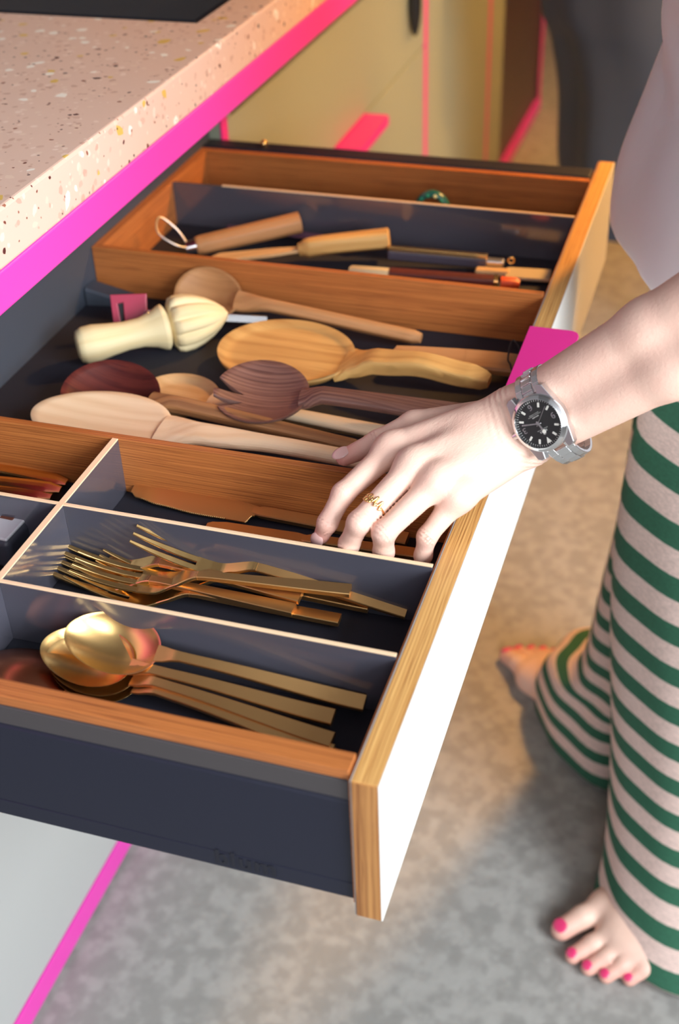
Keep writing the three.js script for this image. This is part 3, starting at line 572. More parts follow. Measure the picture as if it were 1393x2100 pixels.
{
  const c = P(882, 418, 0.596), t = thing('napkin_ring', 'green glittering ring standing behind the far acrylic divider', 'ring', V(c.x, BASE + 0.0012, -0.56));
  part('band', new THREE.TorusGeometry(0.0185, 0.0035, 10, 40).scale(1, 1.25, 1.6).translate(0, 0.0275, 0), std(new THREE.Color(0.02, 0.12, 0.09), 0.25), t, 'green band');
  for (let i = 0; i < 14; i++) { const a = i / 14 * 6.283; part('glass_stone', new THREE.OctahedronGeometry(0.0028).translate(Math.cos(a) * 0.0185, 0.0275 + Math.sin(a) * 0.0231, 0.0055), new THREE.MeshPhysicalMaterial({ color: i % 3 ? 0x2f8f70 : 0xe8e0a0, roughness: 0.1 }), t); }
}

// ---------------------------------------------------------------- the person: signed distance field meshed into one body
const cap = (a, b, ra, rb) => ({ a, ab: b.clone().sub(a), l2: Math.max(1e-9, b.distanceToSquared(a)), ra, rb });
function dcap(c, x, y, z) {
  const px = x - c.a.x, py = y - c.a.y, pz = z - c.a.z; let h = (px * c.ab.x + py * c.ab.y + pz * c.ab.z) / c.l2; h = h < 0 ? 0 : h > 1 ? 1 : h;
  const dx = px - c.ab.x * h, dy = py - c.ab.y * h, dz = pz - c.ab.z * h;
  return Math.sqrt(dx * dx + dy * dy + dz * dz) - (c.ra + (c.rb - c.ra) * h);
}
const smin = (a, b, k) => { const h = Math.max(k - Math.abs(a - b), 0) / k; return Math.min(a, b) - h * h * k * 0.25; };
function chain(list, k) { return (x, y, z) => { let d = 1e9; for (const c of list) d = smin(d, dcap(c, x, y, z), k); return d; }; }
// naive surface nets
function surfaceNets(f, lo, hi, cell, color) {
  const n = ['x', 'y', 'z'].map((k) => Math.ceil((hi[k] - lo[k]) / cell) + 1), [nx, ny, nz] = n, val = new Float32Array(nx * ny * nz);
  for (let k = 0, i = 0; k < nz; k++) for (let j = 0; j < ny; j++) for (let q = 0; q < nx; q++, i++) val[i] = f(lo.x + q * cell, lo.y + j * cell, lo.z + k * cell);
  const id = new Int32Array(nx * ny * nz).fill(-1), pos = [], at = (q, j, k) => q + nx * (j + ny * k), idx = [];
  for (let k = 0; k < nz - 1; k++) for (let j = 0; j < ny - 1; j++) for (let q = 0; q < nx - 1; q++) {
    let mask = 0; for (let c = 0; c < 8; c++) if (val[at(q + (c & 1), j + ((c >> 1) & 1), k + (c >> 2))] < 0) mask |= 1 << c;
    if (mask === 0 || mask === 255) continue;
    let sx = 0, sy = 0, sz = 0, m = 0;
    for (let c = 0; c < 8; c++) for (const b of [1, 2, 4]) {
      if (c & b) continue; const e = c | b; if (((mask >> c) & 1) === ((mask >> e) & 1)) continue;
      const va = val[at(q + (c & 1), j + ((c >> 1) & 1), k + (c >> 2))], vb = val[at(q + (e & 1), j + ((e >> 1) & 1), k + (e >> 2))], t = va / (va - vb);
      sx += (c & 1) + (b === 1 ? t : 0); sy += ((c >> 1) & 1) + (b === 2 ? t : 0); sz += (c >> 2) + (b === 4 ? t : 0); m++;
    }
    id[at(q, j, k)] = pos.length / 3; pos.push(lo.x + (q + sx / m) * cell, lo.y + (j + sy / m) * cell, lo.z + (k + sz / m) * cell);
  }
  for (let k = 1; k < nz - 1; k++) for (let j = 1; j < ny - 1; j++) for (let q = 1; q < nx - 1; q++) {
    const s = val[at(q, j, k)] < 0;
    const quad = (a, b, c, d, flip) => { if (a < 0 || b < 0 || c < 0 || d < 0) return; flip ? idx.push(a, b, c, a, c, d) : idx.push(a, c, b, a, d, c); };
    if (s !== val[at(q + 1, j, k)] < 0) quad(id[at(q, j - 1, k - 1)], id[at(q, j, k - 1)], id[at(q, j, k)], id[at(q, j - 1, k)], s);
    if (s !== val[at(q, j + 1, k)] < 0) quad(id[at(q - 1, j, k - 1)], id[at(q - 1, j, k)], id[at(q, j, k)], id[at(q, j, k - 1)], s);
    if (s !== val[at(q, j, k + 1)] < 0) quad(id[at(q - 1, j - 1, k)], id[at(q, j - 1, k)], id[at(q, j, k)], id[at(q - 1, j, k)], s);
  }
  const nor = new Float32Array(pos.length), col = new Float32Array(pos.length), e = Math.min(0.0012, cell * 0.5);
  for (let i = 0; i < pos.length; i += 3) {
    const [x, y, z] = [pos[i], pos[i + 1], pos[i + 2]];
    const gx = f(x + e, y, z) - f(x - e, y, z), gy = f(x, y + e, z) - f(x, y - e, z), gz = f(x, y, z + e) - f(x, y, z - e), l = Math.hypot(gx, gy, gz) || 1;
    nor[i] = gx / l; nor[i + 1] = gy / l; nor[i + 2] = gz / l;
    col.set(color(x, y, z), i);
  }
  const g = new THREE.BufferGeometry();
  g.setAttribute('position', new THREE.Float32BufferAttribute(pos, 3)); g.setAttribute('normal', new THREE.BufferAttribute(nor, 3)); g.setAttribute('color', new THREE.BufferAttribute(col, 3)); g.setIndex(idx);
  return g;
}
const SKIN = [0.82, 0.56, 0.45], RED = [0.76, 0.27, 0.22], mixl = (a, b, t) => [lerp(a[0], b[0], t), lerp(a[1], b[1], t), lerp(a[2], b[2], t)];
const ORIGIN = V(0.53, FLOOR, -0.42);
const person = thing('person', 'barefoot person in white blouse and green striped trousers reaching into the drawer', 'person', ORIGIN.clone());
const own = (g) => g.translate(-ORIGIN.x, -ORIGIN.y, -ORIGIN.z);

// left hand and forearm (measured on the photograph)
const ARM = V(0.753, 0.657, 0.032).normalize(), UL = V(0.606, -0.712, 0.339).normalize(), BACK = UL.clone().cross(ARM).normalize();
if (BACK.dot(CAM_Z) < 0) BACK.negate();
const W = P(1062, 878, 0.652);
const at3 = (o, a = 0, u = 0, b = 0) => o.clone().addScaledVector(ARM, a).addScaledVector(UL, u).addScaledVector(BACK, b);
const J = {
  iM: P(806, 920, 0.637), mM: P(852, 952, 0.642), rM: P(900, 984, 0.639), pM: P(944, 1014, 0.630),
  iP: P(704, 1012, 0.628), mP: P(736, 1072, 0.623), rP: P(787, 1092, 0.618), pP: P(876, 1100, 0.607),
  iD: P(672, 1072, 0.612), mD: P(716, 1116, 0.601), rD: P(787, 1132, 0.597), pD: P(868, 1140, 0.590),
  iT: P(659, 1100, 0.598), mT: P(713, 1138, 0.582), rT: P(790, 1152, 0.578), pT: P(865, 1156, 0.574),
  tC: P(990, 862, 0.640), tM: P(850, 873, 0.634), tI: P(776, 907, 0.624), tT: P(706, 938, 0.6135),
};
const fingers = [
  [cap(J.iM, J.iP, 0.0100, 0.0077), cap(J.iP, J.iD, 0.0077, 0.0069), cap(J.iD, J.iT, 0.0069, 0.0058)],
  [cap(J.mM, J.mP, 0.0101, 0.0079), cap(J.mP, J.mD, 0.0079, 0.0071), cap(J.mD, J.mT, 0.0071, 0.0059)],
  [cap(J.rM, J.rP, 0.0098, 0.0079), cap(J.rP, J.rD, 0.0079, 0.0071), cap(J.rD, J.rT, 0.0071, 0.0058)],
  [cap(J.pM, J.pP, 0.0092, 0.0067), cap(J.pP, J.pD, 0.0067, 0.0060), cap(J.pD, J.pT, 0.0060, 0.0050)],
  [cap(J.tC, J.tM, 0.0150, 0.0112), cap(J.tM, J.tI, 0.0110, 0.0090), cap(J.tI, J.tT, 0.0090, 0.0066)],
].map((l) => chain(l, 0.004));
const palm = chain([
  cap(at3(W, 0, -0.012), J.iM, 0.0165, 0.0118), cap(at3(W, 0, -0.004), J.mM, 0.017, 0.0122), cap(at3(W, 0, 0.004), J.rM, 0.017, 0.0116), cap(at3(W, 0, 0.012), J.pM, 0.0165, 0.0108),
  cap(at3(W, 0.005, -0.0115), at3(W, 0.12, -0.014), 0.0170, 0.0195), cap(at3(W, 0.005, 0.0115), at3(W, 0.12, 0.015), 0.0170, 0.0200),
  cap(at3(W, 0.12, -0.014), at3(W, 0.27, -0.012), 0.0195, 0.030), cap(at3(W, 0.12, 0.015), at3(W, 0.27, 0.012), 0.0200, 0.030),
], 0.010);
const tendons = ['iM', 'mM', 'rM', 'pM'].map((k, i) => cap(at3(W, -0.015, -0.009 + 0.006 * i, 0.0125), at3(J[k], 0, 0, 0.0088), 0.0028, 0.0042));
const knuckles = [['iM', 0.0105], ['mM', 0.0108], ['rM', 0.0102], ['pM', 0.0094]].map(([k, r]) => cap(at3(J[k], 0, 0, 0.0032), at3(J[k], 0.001, 0, 0.0032), r, r));
const veins = [];
const wrinkled = ['iP', 'mP', 'rP', 'pP'].map((k) => [J[k], J[k].clone().sub(J[k[0] + 'M']).normalize(), 0.008]).concat(['iD', 'mD', 'rD'].map((k) => [J[k], J[k].clone().sub(J[k[0] + 'P']).normalize(), 0.005]), [[J.tI, J.tT.clone().sub(J.tM).normalize(), 0.008]]);
const hand = (x, y, z) => {
  let p = palm(x, y, z);
  if (p < 0.05) { for (const c of tendons) p = smin(p, dcap(c, x, y, z), 0.009); for (const c of knuckles) p = smin(p, dcap(c, x, y, z), 0.008); for (const c of veins) p = smin(p, dcap(c, x, y, z), 0.004); }
  let d = p;
  if (p < 0.14) fingers.forEach((f, i) => { d = Math.min(d, smin(p, f(x, y, z), i === 4 ? 0.016 : 0.008)); });
  if (Math.abs(d) < 0.004) {
    for (const [o, t, w] of wrinkled) { const dx = x - o.x, dy = y - o.y, dz = z - o.z, q = dx * dx + dy * dy + dz * dz; if (q > 0.00035) continue; const s = dx * t.x + dy * t.y + dz * t.z, up = (dx * BACK.x + dy * BACK.y + dz * BACK.z) / 0.008; if (up < 0) continue; d += 0.0004 * Math.sin(s * 2400 + 1.2 * up) * Math.exp(-s * s / (w * w * 0.16)) * Math.min(1, up * 1.4); }
    const s = (x - W.x) * ARM.x + (y - W.y) * ARM.y + (z - W.z) * ARM.z, u = (x - W.x) * UL.x + (y - W.y) * UL.y + (z - W.z) * UL.z;
    d += 0.00032 * Math.sin((s - u * 0.18 + 0.0022 * Math.sin(u * 110 + 1)) * 1500) * Math.exp(-((s - 0.006) ** 2) / 0.00007);
  }
  return d;
};
const redAt = (list) => (x, y, z) => { let t = 0; for (const [o, r, a] of list) { const q = (x - o.x) ** 2 + (y - o.y) ** 2 + (z - o.z) ** 2; t = Math.max(t, a * Math.exp(-q / (r * r))); } return t; };
const handRed = redAt([...['iT', 'mT', 'rT', 'pT', 'tT'].map((k) => [J[k], 0.016, 0.75]), ...['iP', 'mP', 'rP', 'pP', 'tI'].map((k) => [J[k], 0.008, 0.35]), ...['iM', 'mM', 'rM', 'pM'].map((k) => [J[k], 0.009, 0.25])]);
const handColor = (x, y, z) => mixl(SKIN, RED, Math.min(1, handRed(x, y, z) + 0.12 * vnoise(x * 160 + 50, y * 160 + 50 + z * 90, 4096, 4096, 3)));
const E = at3(W, 0.27);                 // elbow
const handGeo = mergeGeometries([surfaceNets(hand, V(0.235, 0.555, -0.10), V(0.425, 0.76, 0.078), 0.0016, handColor), surfaceNets(hand, V(0.415, 0.60, -0.10), V(E.x + 0.04, E.y + 0.05, 0.06), 0.003, handColor)]);

// feet, turned out
function foot(tips, f, l, heel, ankleTop) {
  const up = (p, h) => V(p.x, FLOOR + h, p.z), q = (a, b, h) => V(heel.x + f.x * a + l.x * b, FLOOR + h, heel.z + f.z * a + l.z * b);
  const r = [0.0138, 0.0106, 0.010, 0.0095, 0.009], list = [];
  const ball = tips.map((t, i) => { const b = t.clone().addScaledVector(f, -[0.062, 0.056, 0.05, 0.045, 0.04][i]); return V(b.x, FLOOR + [0.020, 0.021, 0.019, 0.017, 0.014][i], b.z); });
  tips.forEach((t, i) => { const mid = ball[i].clone().lerp(t, 0.55); mid.y = FLOOR + r[i] + 0.007; list.push([cap(ball[i], mid, r[i] * 1.25, r[i]), cap(mid, up(t, r[i] * 0.95), r[i], r[i] * 0.92)]); });
  const toes = list.map((c) => chain(c, 0.004));
  const body = chain([cap(q(0.03, 0, 0.03), ball[0], 0.029, 0.018), cap(q(0.03, 0, 0.028), ball[4], 0.027, 0.013), cap(q(0.03, 0, 0.03), ball[2], 0.029, 0.019), cap(q(0.05, 0, 0.075), ball[1], 0.033, 0.019), cap(q(0.05, 0, 0.075), ball[3], 0.030, 0.014), cap(ball[0], ball[4], 0.018, 0.013), cap(q(0.045, 0, 0.06), ankleTop, 0.034, 0.037)], 0.02);
  const fn = (x, y, z) => { const b = body(x, y, z); let d = b; for (const t of toes) d = Math.min(d, smin(b, t(x, y, z), 0.007)); return Math.max(d, FLOOR + 0.0006 - y); };
  const lo = V(1e9, FLOOR - 0.004, 1e9), hi = V(-1e9, FLOOR + 0.16, -1e9);
  for (const p of [...tips, heel, ankleTop, ...ball]) { lo.x = Math.min(lo.x, p.x - 0.055); lo.z = Math.min(lo.z, p.z - 0.055); hi.x = Math.max(hi.x, p.x + 0.055); hi.z = Math.max(hi.z, p.z + 0.055); }
  const red = redAt([...tips.map((t) => [up(t, 0.01), 0.02, 0.6]), [q(0, 0, 0.03), 0.03, 0.4]]);
  const g = surfaceNets(fn, lo, hi, 0.003, (x, y, z) => mixl(SKIN, RED, red(x, y, z)));
  tips.forEach((t, i) => {
    const n = new THREE.SphereGeometry(1, 18, 12).scale(r[i] * 0.6, 0.0022, r[i] * (i ? 0.64 : 0.7)), mtx = new THREE.Matrix4().makeBasis(f, V(0, 1, 0), f.clone().cross(V(0, 1, 0)));
    n.rotateZ(-0.45); n.applyMatrix4(mtx); n.translate(t.x + f.x * 0.003, FLOOR + r[i] * 1.70, t.z + f.z * 0.003);
    part('toenail', own(n), M.nailPolish, person, 'pink varnished toenail');
  });
  return g;
}
M.nailPolish = new THREE.MeshPhysicalMaterial({ color: new THREE.Color(0.85, 0.06, 0.20), roughness: 0.2, clearcoat: 0.6 });
const fl = V(-0.75, 0, 0.66), ll = V(0.66, 0, 0.75), fr = V(-0.69, 0, -0.72), lr = V(0.72, 0, -0.69);
const FT = FLOOR + 0.012;
const leftFoot = foot([P(1152, 1908, FT), P(1176, 1958, FT), P(1208, 1982, FT), P(1244, 1998, FT), P(1292, 2004, FT)], fl, ll, V(0.625, FLOOR, -0.36), V(0.59, FLOOR + 0.14, -0.33));
const rBig = P(1042, 1346, FT);
const rt = [0, 1, 2, 3, 4].map((i) => rBig.clone().addScaledVector(lr, [0, 0.021, 0.038, 0.053, 0.066][i]).addScaledVector(fr, [0, 0.002, -0.006, -0.015, -0.026][i]));
const rightFoot = foot(rt, fr, lr, V(0.452, FLOOR, -0.49), V(0.487, FLOOR + 0.14, -0.52));

// trunk, arms, legs and head
const hipC = V(0.575, 0.72, -0.44), S = { l: V(0.625, 1.08, -0.2), r: V(0.45, 1.13, -0.56) }, NECK = V(0.535, 1.16, -0.39), HEAD = V(0.475, 1.35, -0.37);
const RE = V(0.70, 0.93, -0.78), RW = V(0.68, 0.78, -0.60);
const face = V(-0.86, -0.35, 0.36).normalize(), fu = V(-0.3, 0.92, 0.1); fu.addScaledVector(face, -fu.dot(face)).normalize(); const fs = fu.clone().cross(face).normalize();
const hd = (a, b, c) => HEAD.clone().addScaledVector(face, a).addScaledVector(fu, b).addScaledVector(fs, c);
const trunk = chain([
  cap(V(0.59, 0.70, -0.40), V(0.56, 0.70, -0.48), 0.115, 0.115), cap(hipC, V(0.56, 0.9, -0.42), 0.125, 0.105), cap(V(0.56, 0.9, -0.42), V(0.54, 1.05, -0.39), 0.105, 0.12),
  cap(S.l, S.r, 0.055, 0.055), cap(NECK, HEAD.clone().add(V(0.02, -0.05, 0)), 0.052, 0.05),
  cap(S.l, E, 0.046, 0.036), cap(S.r, RE, 0.046, 0.036), cap(RE, RW, 0.034, 0.025),
  cap(V(0.6, 0.68, -0.40), V(0.575, 0.30, -0.36), 0.085, 0.055), cap(V(0.575, 0.30, -0.36), V(0.59, FLOOR + 0.12, -0.33), 0.052, 0.036),
  cap(V(0.55, 0.68, -0.49), V(0.52, 0.30, -0.51), 0.085, 0.055), cap(V(0.52, 0.30, -0.51), V(0.487, FLOOR + 0.12, -0.52), 0.052, 0.036),
], 0.04);
const bodyGeo = surfaceNets(trunk, V(0.33, FLOOR + 0.09, -0.9), V(0.82, 1.32, 0.06), 0.013, () => SKIN);
const headF = (() => {
  const list = [cap(hd(-0.012, 0.035, 0), hd(0.012, 0.03, 0), 0.088, 0.08), cap(hd(0.022, -0.035, 0), hd(0.050, -0.080, 0), 0.066, 0.034), cap(hd(0.088, 0.012, 0), hd(0.108, -0.02, 0), 0.007, 0.011), cap(hd(0.080, -0.052, -0.013), hd(0.080, -0.052, 0.013), 0.004, 0.004), cap(hd(0.079, -0.061, -0.01), hd(0.079, -0.061, 0.01), 0.0045, 0.0045), cap(hd(0.078, 0.03, -0.03), hd(0.078, 0.03, 0.03), 0.014, 0.014), cap(hd(-0.01, -0.02, 0.083), hd(-0.02, 0.03, 0.086), 0.009, 0.013), cap(hd(-0.01, -0.02, -0.083), hd(-0.02, 0.03, -0.086), 0.009, 0.013), cap(hd(-0.01, -0.06, 0), NECK, 0.052, 0.052)];
  const base = chain(list, 0.014), eyes = [-1, 1].map((s) => cap(hd(0.094, 0.006, s * 0.031), hd(0.094, 0.006, s * 0.032), 0.014, 0.014));
  return (x, y, z) => { let d = base(x, y, z); for (const e of eyes) { const q = -dcap(e, x, y, z), k = 0.01, h = Math.max(k - Math.abs(d - q), 0) / k; d = Math.max(d, q) + h * h * k * 0.25; } return d; };
})();
const headGeo = surfaceNets(headF, V(HEAD.x - 0.15, HEAD.y - 0.2, HEAD.z - 0.15), V(HEAD.x + 0.15, HEAD.y + 0.16, HEAD.z + 0.15), 0.006, () => SKIN);
const rh = (a, b, c) => RW.clone().add(V(-0.3 * a - 0.2 * b, -0.55 * a + 0.2 * b + 0.75 * c * 0, 0.55 * a - 0.25 * b).multiplyScalar(1)).add(V(c * 0.9, 0, c * 0.4));
const rightHand = (() => {
  const pal = chain([cap(RW, rh(0.08, 0.0, -0.024), 0.02, 0.011), cap(RW, rh(0.085, 0, 0), 0.02, 0.011), cap(RW, rh(0.075, 0, 0.026), 0.02, 0.010)], 0.012), fs2 = [-0.028, -0.01, 0.008, 0.026].map((c, i) => chain([cap(rh(0.085, 0, c * 0.95), rh(0.085 + [0.038, 0.043, 0.04, 0.03][i], 0.008, c * 1.05), 0.0095, 0.008), cap(rh(0.085 + [0.038, 0.043, 0.04, 0.03][i], 0.008, c * 1.05), rh(0.085 + [0.068, 0.078, 0.072, 0.055][i], 0.03, c * 1.05), 0.008, 0.006)], 0.004)), th = chain([cap(rh(0.02, 0, -0.02), rh(0.06, 0.02, -0.05), 0.014, 0.011), cap(rh(0.06, 0.02, -0.05), rh(0.095, 0.035, -0.058), 0.010, 0.007)], 0.004);
  return (x, y, z) => { const p = pal(x, y, z); let d = smin(p, th(x, y, z), 0.012); for (const f of fs2) d = Math.min(d, smin(p, f(x, y, z), 0.008)); return d; };
})();
const rHandGeo = surfaceNets(rightHand, V(RW.x - 0.16, RW.y - 0.2, RW.z - 0.08), V(RW.x + 0.1, RW.y + 0.06, RW.z + 0.17), 0.0036, () => SKIN);
M.skin = new THREE.MeshPhysicalMaterial({ vertexColors: true, roughness: 0.5, sheen: 0.25, sheenColor: new THREE.Color(0.9, 0.4, 0.3), sheenRoughness: 0.5 });
M.skin.bumpMap = dataTex(512, 512, (u, v) => { const a = fbm(u, v, 60, 60, 301, 3), l = Math.abs(fbm(u, v, 34, 60, 311, 3) - 0.5) * 4, k = Math.abs(fbm(u, v, 14, 18, 321, 2) - 0.5) * 4, q = 255 * (0.25 * a + 0.4 * Math.min(1, l) + 0.35 * Math.min(1, k)); return [q, q, q]; }, 0.06, 0.06, false); M.skin.bumpScale = 0.00014;
part('body', own((() => { const g = mergeGeometries([handGeo, bodyGeo, headGeo, rHandGeo, leftFoot, rightFoot]), p = g.attributes.position, uv = new Float32Array(p.count * 2), q = V(); for (let i = 0; i < p.count; i++) { q.fromBufferAttribute(p, i).sub(W); uv[i * 2] = q.dot(ARM); uv[i * 2 + 1] = q.dot(UL); } g.setAttribute('uv', new THREE.BufferAttribute(uv, 2)); return g; })()), M.skin, person);
for (const [q, h] of [[-0.0515, 0.0030], [-0.0605, 0.0036]]) part('lip', own((() => { const g = new THREE.SphereGeometry(1, 20, 10).scale(0.006, h, 0.02); g.applyMatrix4(new THREE.Matrix4().makeBasis(face, fu, fs.clone().negate())); const c = hd(0.0825, q, 0); return g.translate(c.x, c.y, c.z); })()), std(new THREE.Color(0.55, 0.2, 0.17), 0.4), person);
for (const s of [-1, 1]) {
  part('eyebrow', own(new THREE.TubeGeometry(new THREE.CatmullRomCurve3([hd(0.092, 0.032, s * 0.012), hd(0.091, 0.037, s * 0.03), hd(0.078, 0.032, s * 0.05)]), 12, 0.0028, 6)), std(new THREE.Color(0.09, 0.045, 0.022), 0.7), person);
  const e = part('eye', own(new THREE.SphereGeometry(0.0115, 20, 14).translate(...hd(0.0755, 0.008, s * 0.0315).toArray())), std(0xf2efe8, 0.2), person);
  part('iris', own(new THREE.SphereGeometry(0.0052, 16, 10).translate(...hd(0.0826, 0.005, s * 0.0315).toArray())), std(0x3b2a1c, 0.2), e);
}
{
  const hair = (x, y, z) => { const d = headF(x, y, z) - 0.016, a = (x - HEAD.x) * face.x + (y - HEAD.y) * face.y + (z - HEAD.z) * face.z, b = (x - HEAD.x) * fu.x + (y - HEAD.y) * fu.y + (z - HEAD.z) * fu.z; return Math.max(d + 0.003 * Math.sin(a * 300 + Math.sin(b * 120)), a - 0.03 - Math.max(0, b - 0.05) * 1.2, -0.11 - b); };
  part('hair', own(surfaceNets(hair, V(HEAD.x - 0.16, HEAD.y - 0.2, HEAD.z - 0.16), V(HEAD.x + 0.16, HEAD.y + 0.18, HEAD.z + 0.16), 0.006, () => [0.1, 0.05, 0.025])), std(new THREE.Color(0.09, 0.045, 0.022), 0.55), person);
}
// finger nails
M.nail = new THREE.MeshPhysicalMaterial({ color: new THREE.Color(0.80, 0.50, 0.46), roughness: 0.18, clearcoat: 0.5 });
for (const [a, b, r, nb] of [['iD', 'iT', 0.0062, V(-0.12, 0.45, 0.86)], ['mD', 'mT', 0.0064, CAM_Z.clone()], ['rD', 'rT', 0.0062, CAM_Z.clone()], ['pD', 'pT', 0.0054, CAM_Z.clone()], ['tI', 'tT', 0.0068, V(-0.55, 0.72, 0.42)]]) {
  const d = J[b].clone().sub(J[a]).normalize(), n = (nb ?? BACK.clone().add(V(-0.5, 0.1, 0.3))).clone(); n.addScaledVector(d, -n.dot(d)).normalize();
  const g = new THREE.SphereGeometry(1, 20, 12, 0, Math.PI * 2, 0, Math.PI * 0.5).scale(r * 1.12, r * 0.34, r * 0.86);
  g.applyMatrix4(new THREE.Matrix4().makeBasis(d, n, d.clone().cross(n))); const c = J[b].clone().addScaledVector(n, r * 0.80).addScaledVector(d, r * 0.05); g.translate(c.x, c.y, c.z);
  part('fingernail', own(g), M.nail, person);
}

// ---- trousers and blouse
M.stripes = (() => {
  const f = (u, v) => { const s = (v + 0.012 * (fbm(u, v, 4, 2, 91, 2) - 0.5)) % 1, t = smooth(0.03, 0.055, s) * (1 - smooth(0.5, 0.525, s)), k = 0.9 + 0.2 * fbm(u, v, 90, 60, 95, 2); return mixc([222, 196, 186], [44, 98, 74], t).map((c) => c * k); };
  const m = std(0xffffff, 0.85); m.map = dataTex(256, 256, f, 0.2, 0.0595); return m;
})();
// rings: y, centre x, centre z, half axes a (along angle) and b, angle; folds ripple the cloth
function garment(rings, { n = 56, m = 60, fold = 0.004, k = 7, s = 1, thick = 0.0025, v0 = 0, vf = () => 1 } = {}) {
  const pos = [], uv = [], idx = [], key = (i) => rings.map((r, q) => [q / (rings.length - 1), r[i]]);
  const K = [0, 1, 2, 3, 4, 5].map(key), cr = (kk, t) => { const f = t * (rings.length - 1), i = Math.min(rings.length - 2, Math.floor(f)), u = f - i, p = (j) => kk[Math.max(0, Math.min(rings.length - 1, j))][1], a = p(i - 1), b = p(i), c = p(i + 1), d = p(i + 2); return 0.5 * (2 * b + (c - a) * u + (2 * a - 5 * b + 4 * c - d) * u * u + (3 * b - 3 * c + d - a) * u * u * u); };
  const C = (t) => K.map((q) => cr(q, t));
  let v = v0, prev = null;
  for (const lay of [0, 1]) { v = v0; prev = null;
    for (let i = 0; i <= m; i++) {
      const t = i / m, [y, cx, cz, a, b, g] = C(t);
      if (prev) v += vf(y) * Math.hypot(y - prev[0], (cx - prev[1]) * 0.6, (cz - prev[2]) * 0.6, (a - prev[3])); prev = [y, cx, cz, a];
      for (let j = 0; j <= n; j++) {
        const th = j / n * 2 * Math.PI, rp = fold * (Math.sin(th * k + s + t * 3) * 0.6 + Math.sin(th * (k + 4) - s * 2 - t * 5) * 0.4), A = a + rp - lay * thick, B = b + rp - lay * thick;
        const lx = A * Math.cos(th), lz = B * Math.sin(th), x = cx + lx * Math.cos(g) - lz * Math.sin(g), z = cz + lx * Math.sin(g) + lz * Math.cos(g);
        pos.push(x, y, z); uv.push(th * 0.1, v);
      }
    } }
  const w = n + 1, off = (m + 1) * w;
  for (let i = 0; i < m; i++) for (let j = 0; j < n; j++) { const a = i * w + j, b = a + 1, c = a + w, d = c + 1; idx.push(a, c, b, b, c, d); idx.push(off + a, off + b, off + c, off + b, off + d, off + c); }
  for (let j = 0; j < n; j++) { idx.push(j, j + 1, off + j, j + 1, off + j + 1, off + j); const q = m * w; idx.push(q + j, off + q + j, q + j + 1, q + j + 1, off + q + j, off + q + j + 1); }
  const geo = new THREE.BufferGeometry(); geo.setAttribute('position', new THREE.Float32BufferAttribute(pos, 3)); geo.setAttribute('uv', new THREE.Float32BufferAttribute(uv, 2)); geo.setIndex(idx); geo.computeVertexNormals();
  return geo;
}
const F0 = FLOOR;
const legL = garment([[F0 + 0.012, 0.605, -0.285, 0.125, 0.135, 0.6], [F0 + 0.05, 0.598, -0.30, 0.115, 0.122, 0.6], [F0 + 0.11, 0.590, -0.33, 0.112, 0.115, 0.6], [0.06, 0.580, -0.36, 0.115, 0.112, 0.6], [0.20, 0.565, -0.38, 0.118, 0.112, 0.6], [0.32, 0.560, -0.385, 0.119, 0.114, 0.6], [0.45, 0.566, -0.39, 0.118, 0.115, 0.6], [0.6, 0.59, -0.40, 0.115, 0.12, 0.6], [0.72, 0.6, -0.42, 0.11, 0.12, 0.6]], { fold: 0.0025, k: 5, s: 1, v0: 0.002, vf: (y) => lerp(1.38, 1, smooth(0.02, 0.4, y)) });
const legR = garment([[F0 + 0.010, 0.462, -0.55, 0.130, 0.098, 0.92], [F0 + 0.05, 0.456, -0.555, 0.124, 0.094, 0.9], [F0 + 0.10, 0.462, -0.55, 0.108, 0.086, 0.85], [F0 + 0.14, 0.488, -0.53, 0.082, 0.078, 0.8], [0.12, 0.508, -0.525, 0.088, 0.084, 0.8], [0.25, 0.522, -0.52, 0.09, 0.088, 0.8], [0.45, 0.54, -0.50, 0.10, 0.10, 0.8], [0.6, 0.55, -0.49, 0.11, 0.11, 0.8], [0.72, 0.56, -0.48, 0.11, 0.11, 0.8]], { fold: 0.004, k: 5, s: 3, v0: 0.002, vf: (y) => lerp(1.7, 1, smooth(-0.06, 0.4, y)) });
const seat = garment([[0.60, 0.58, -0.44, 0.13, 0.165, -0.65], [0.66, 0.58, -0.44, 0.13, 0.16, -0.65], [0.72, 0.575, -0.44, 0.122, 0.15, -0.65], [0.78, 0.57, -0.435, 0.11, 0.13, -0.65]], { m: 24, fold: 0.002, v0: 0.6 });
part('trousers', own(merge([legL, legR, seat])), M.stripes, person, 'green and white horizontally striped wide trousers');
M.blouse = new THREE.MeshPhysicalMaterial({ color: new THREE.Color(0.97, 0.96, 0.98), roughness: 0.95, transmission: 0.5, thickness: 0 });
const blouse = garment([[0.628, 0.560, -0.40, 0.126, 0.185, -0.65], [0.645, 0.562, -0.40, 0.137, 0.195, -0.65], [0.70, 0.565, -0.40, 0.139, 0.19, -0.65], [0.78, 0.578, -0.40, 0.130, 0.18, -0.65], [0.86, 0.59, -0.40, 0.125, 0.17, -0.65], [0.94, 0.585, -0.39, 0.125, 0.17, -0.65], [1.03, 0.56, -0.385, 0.14, 0.18, -0.65], [1.10, 0.54, -0.385, 0.11, 0.17, -0.65], [1.15, 0.535, -0.39, 0.075, 0.085, -0.65]], { fold: 0.006, k: 6, s: 2 });
const cut = (x, y, z, a, e, t) => { const d = e.clone().sub(a).normalize(), o = a.clone().lerp(e, t); return (x - o.x) * d.x + (y - o.y) * d.y + (z - o.z) * d.z; };
const toNear = (x, y, z, a, e) => { const c = cap(a, e, 0, 0); return dcap(c, x, y, z); };
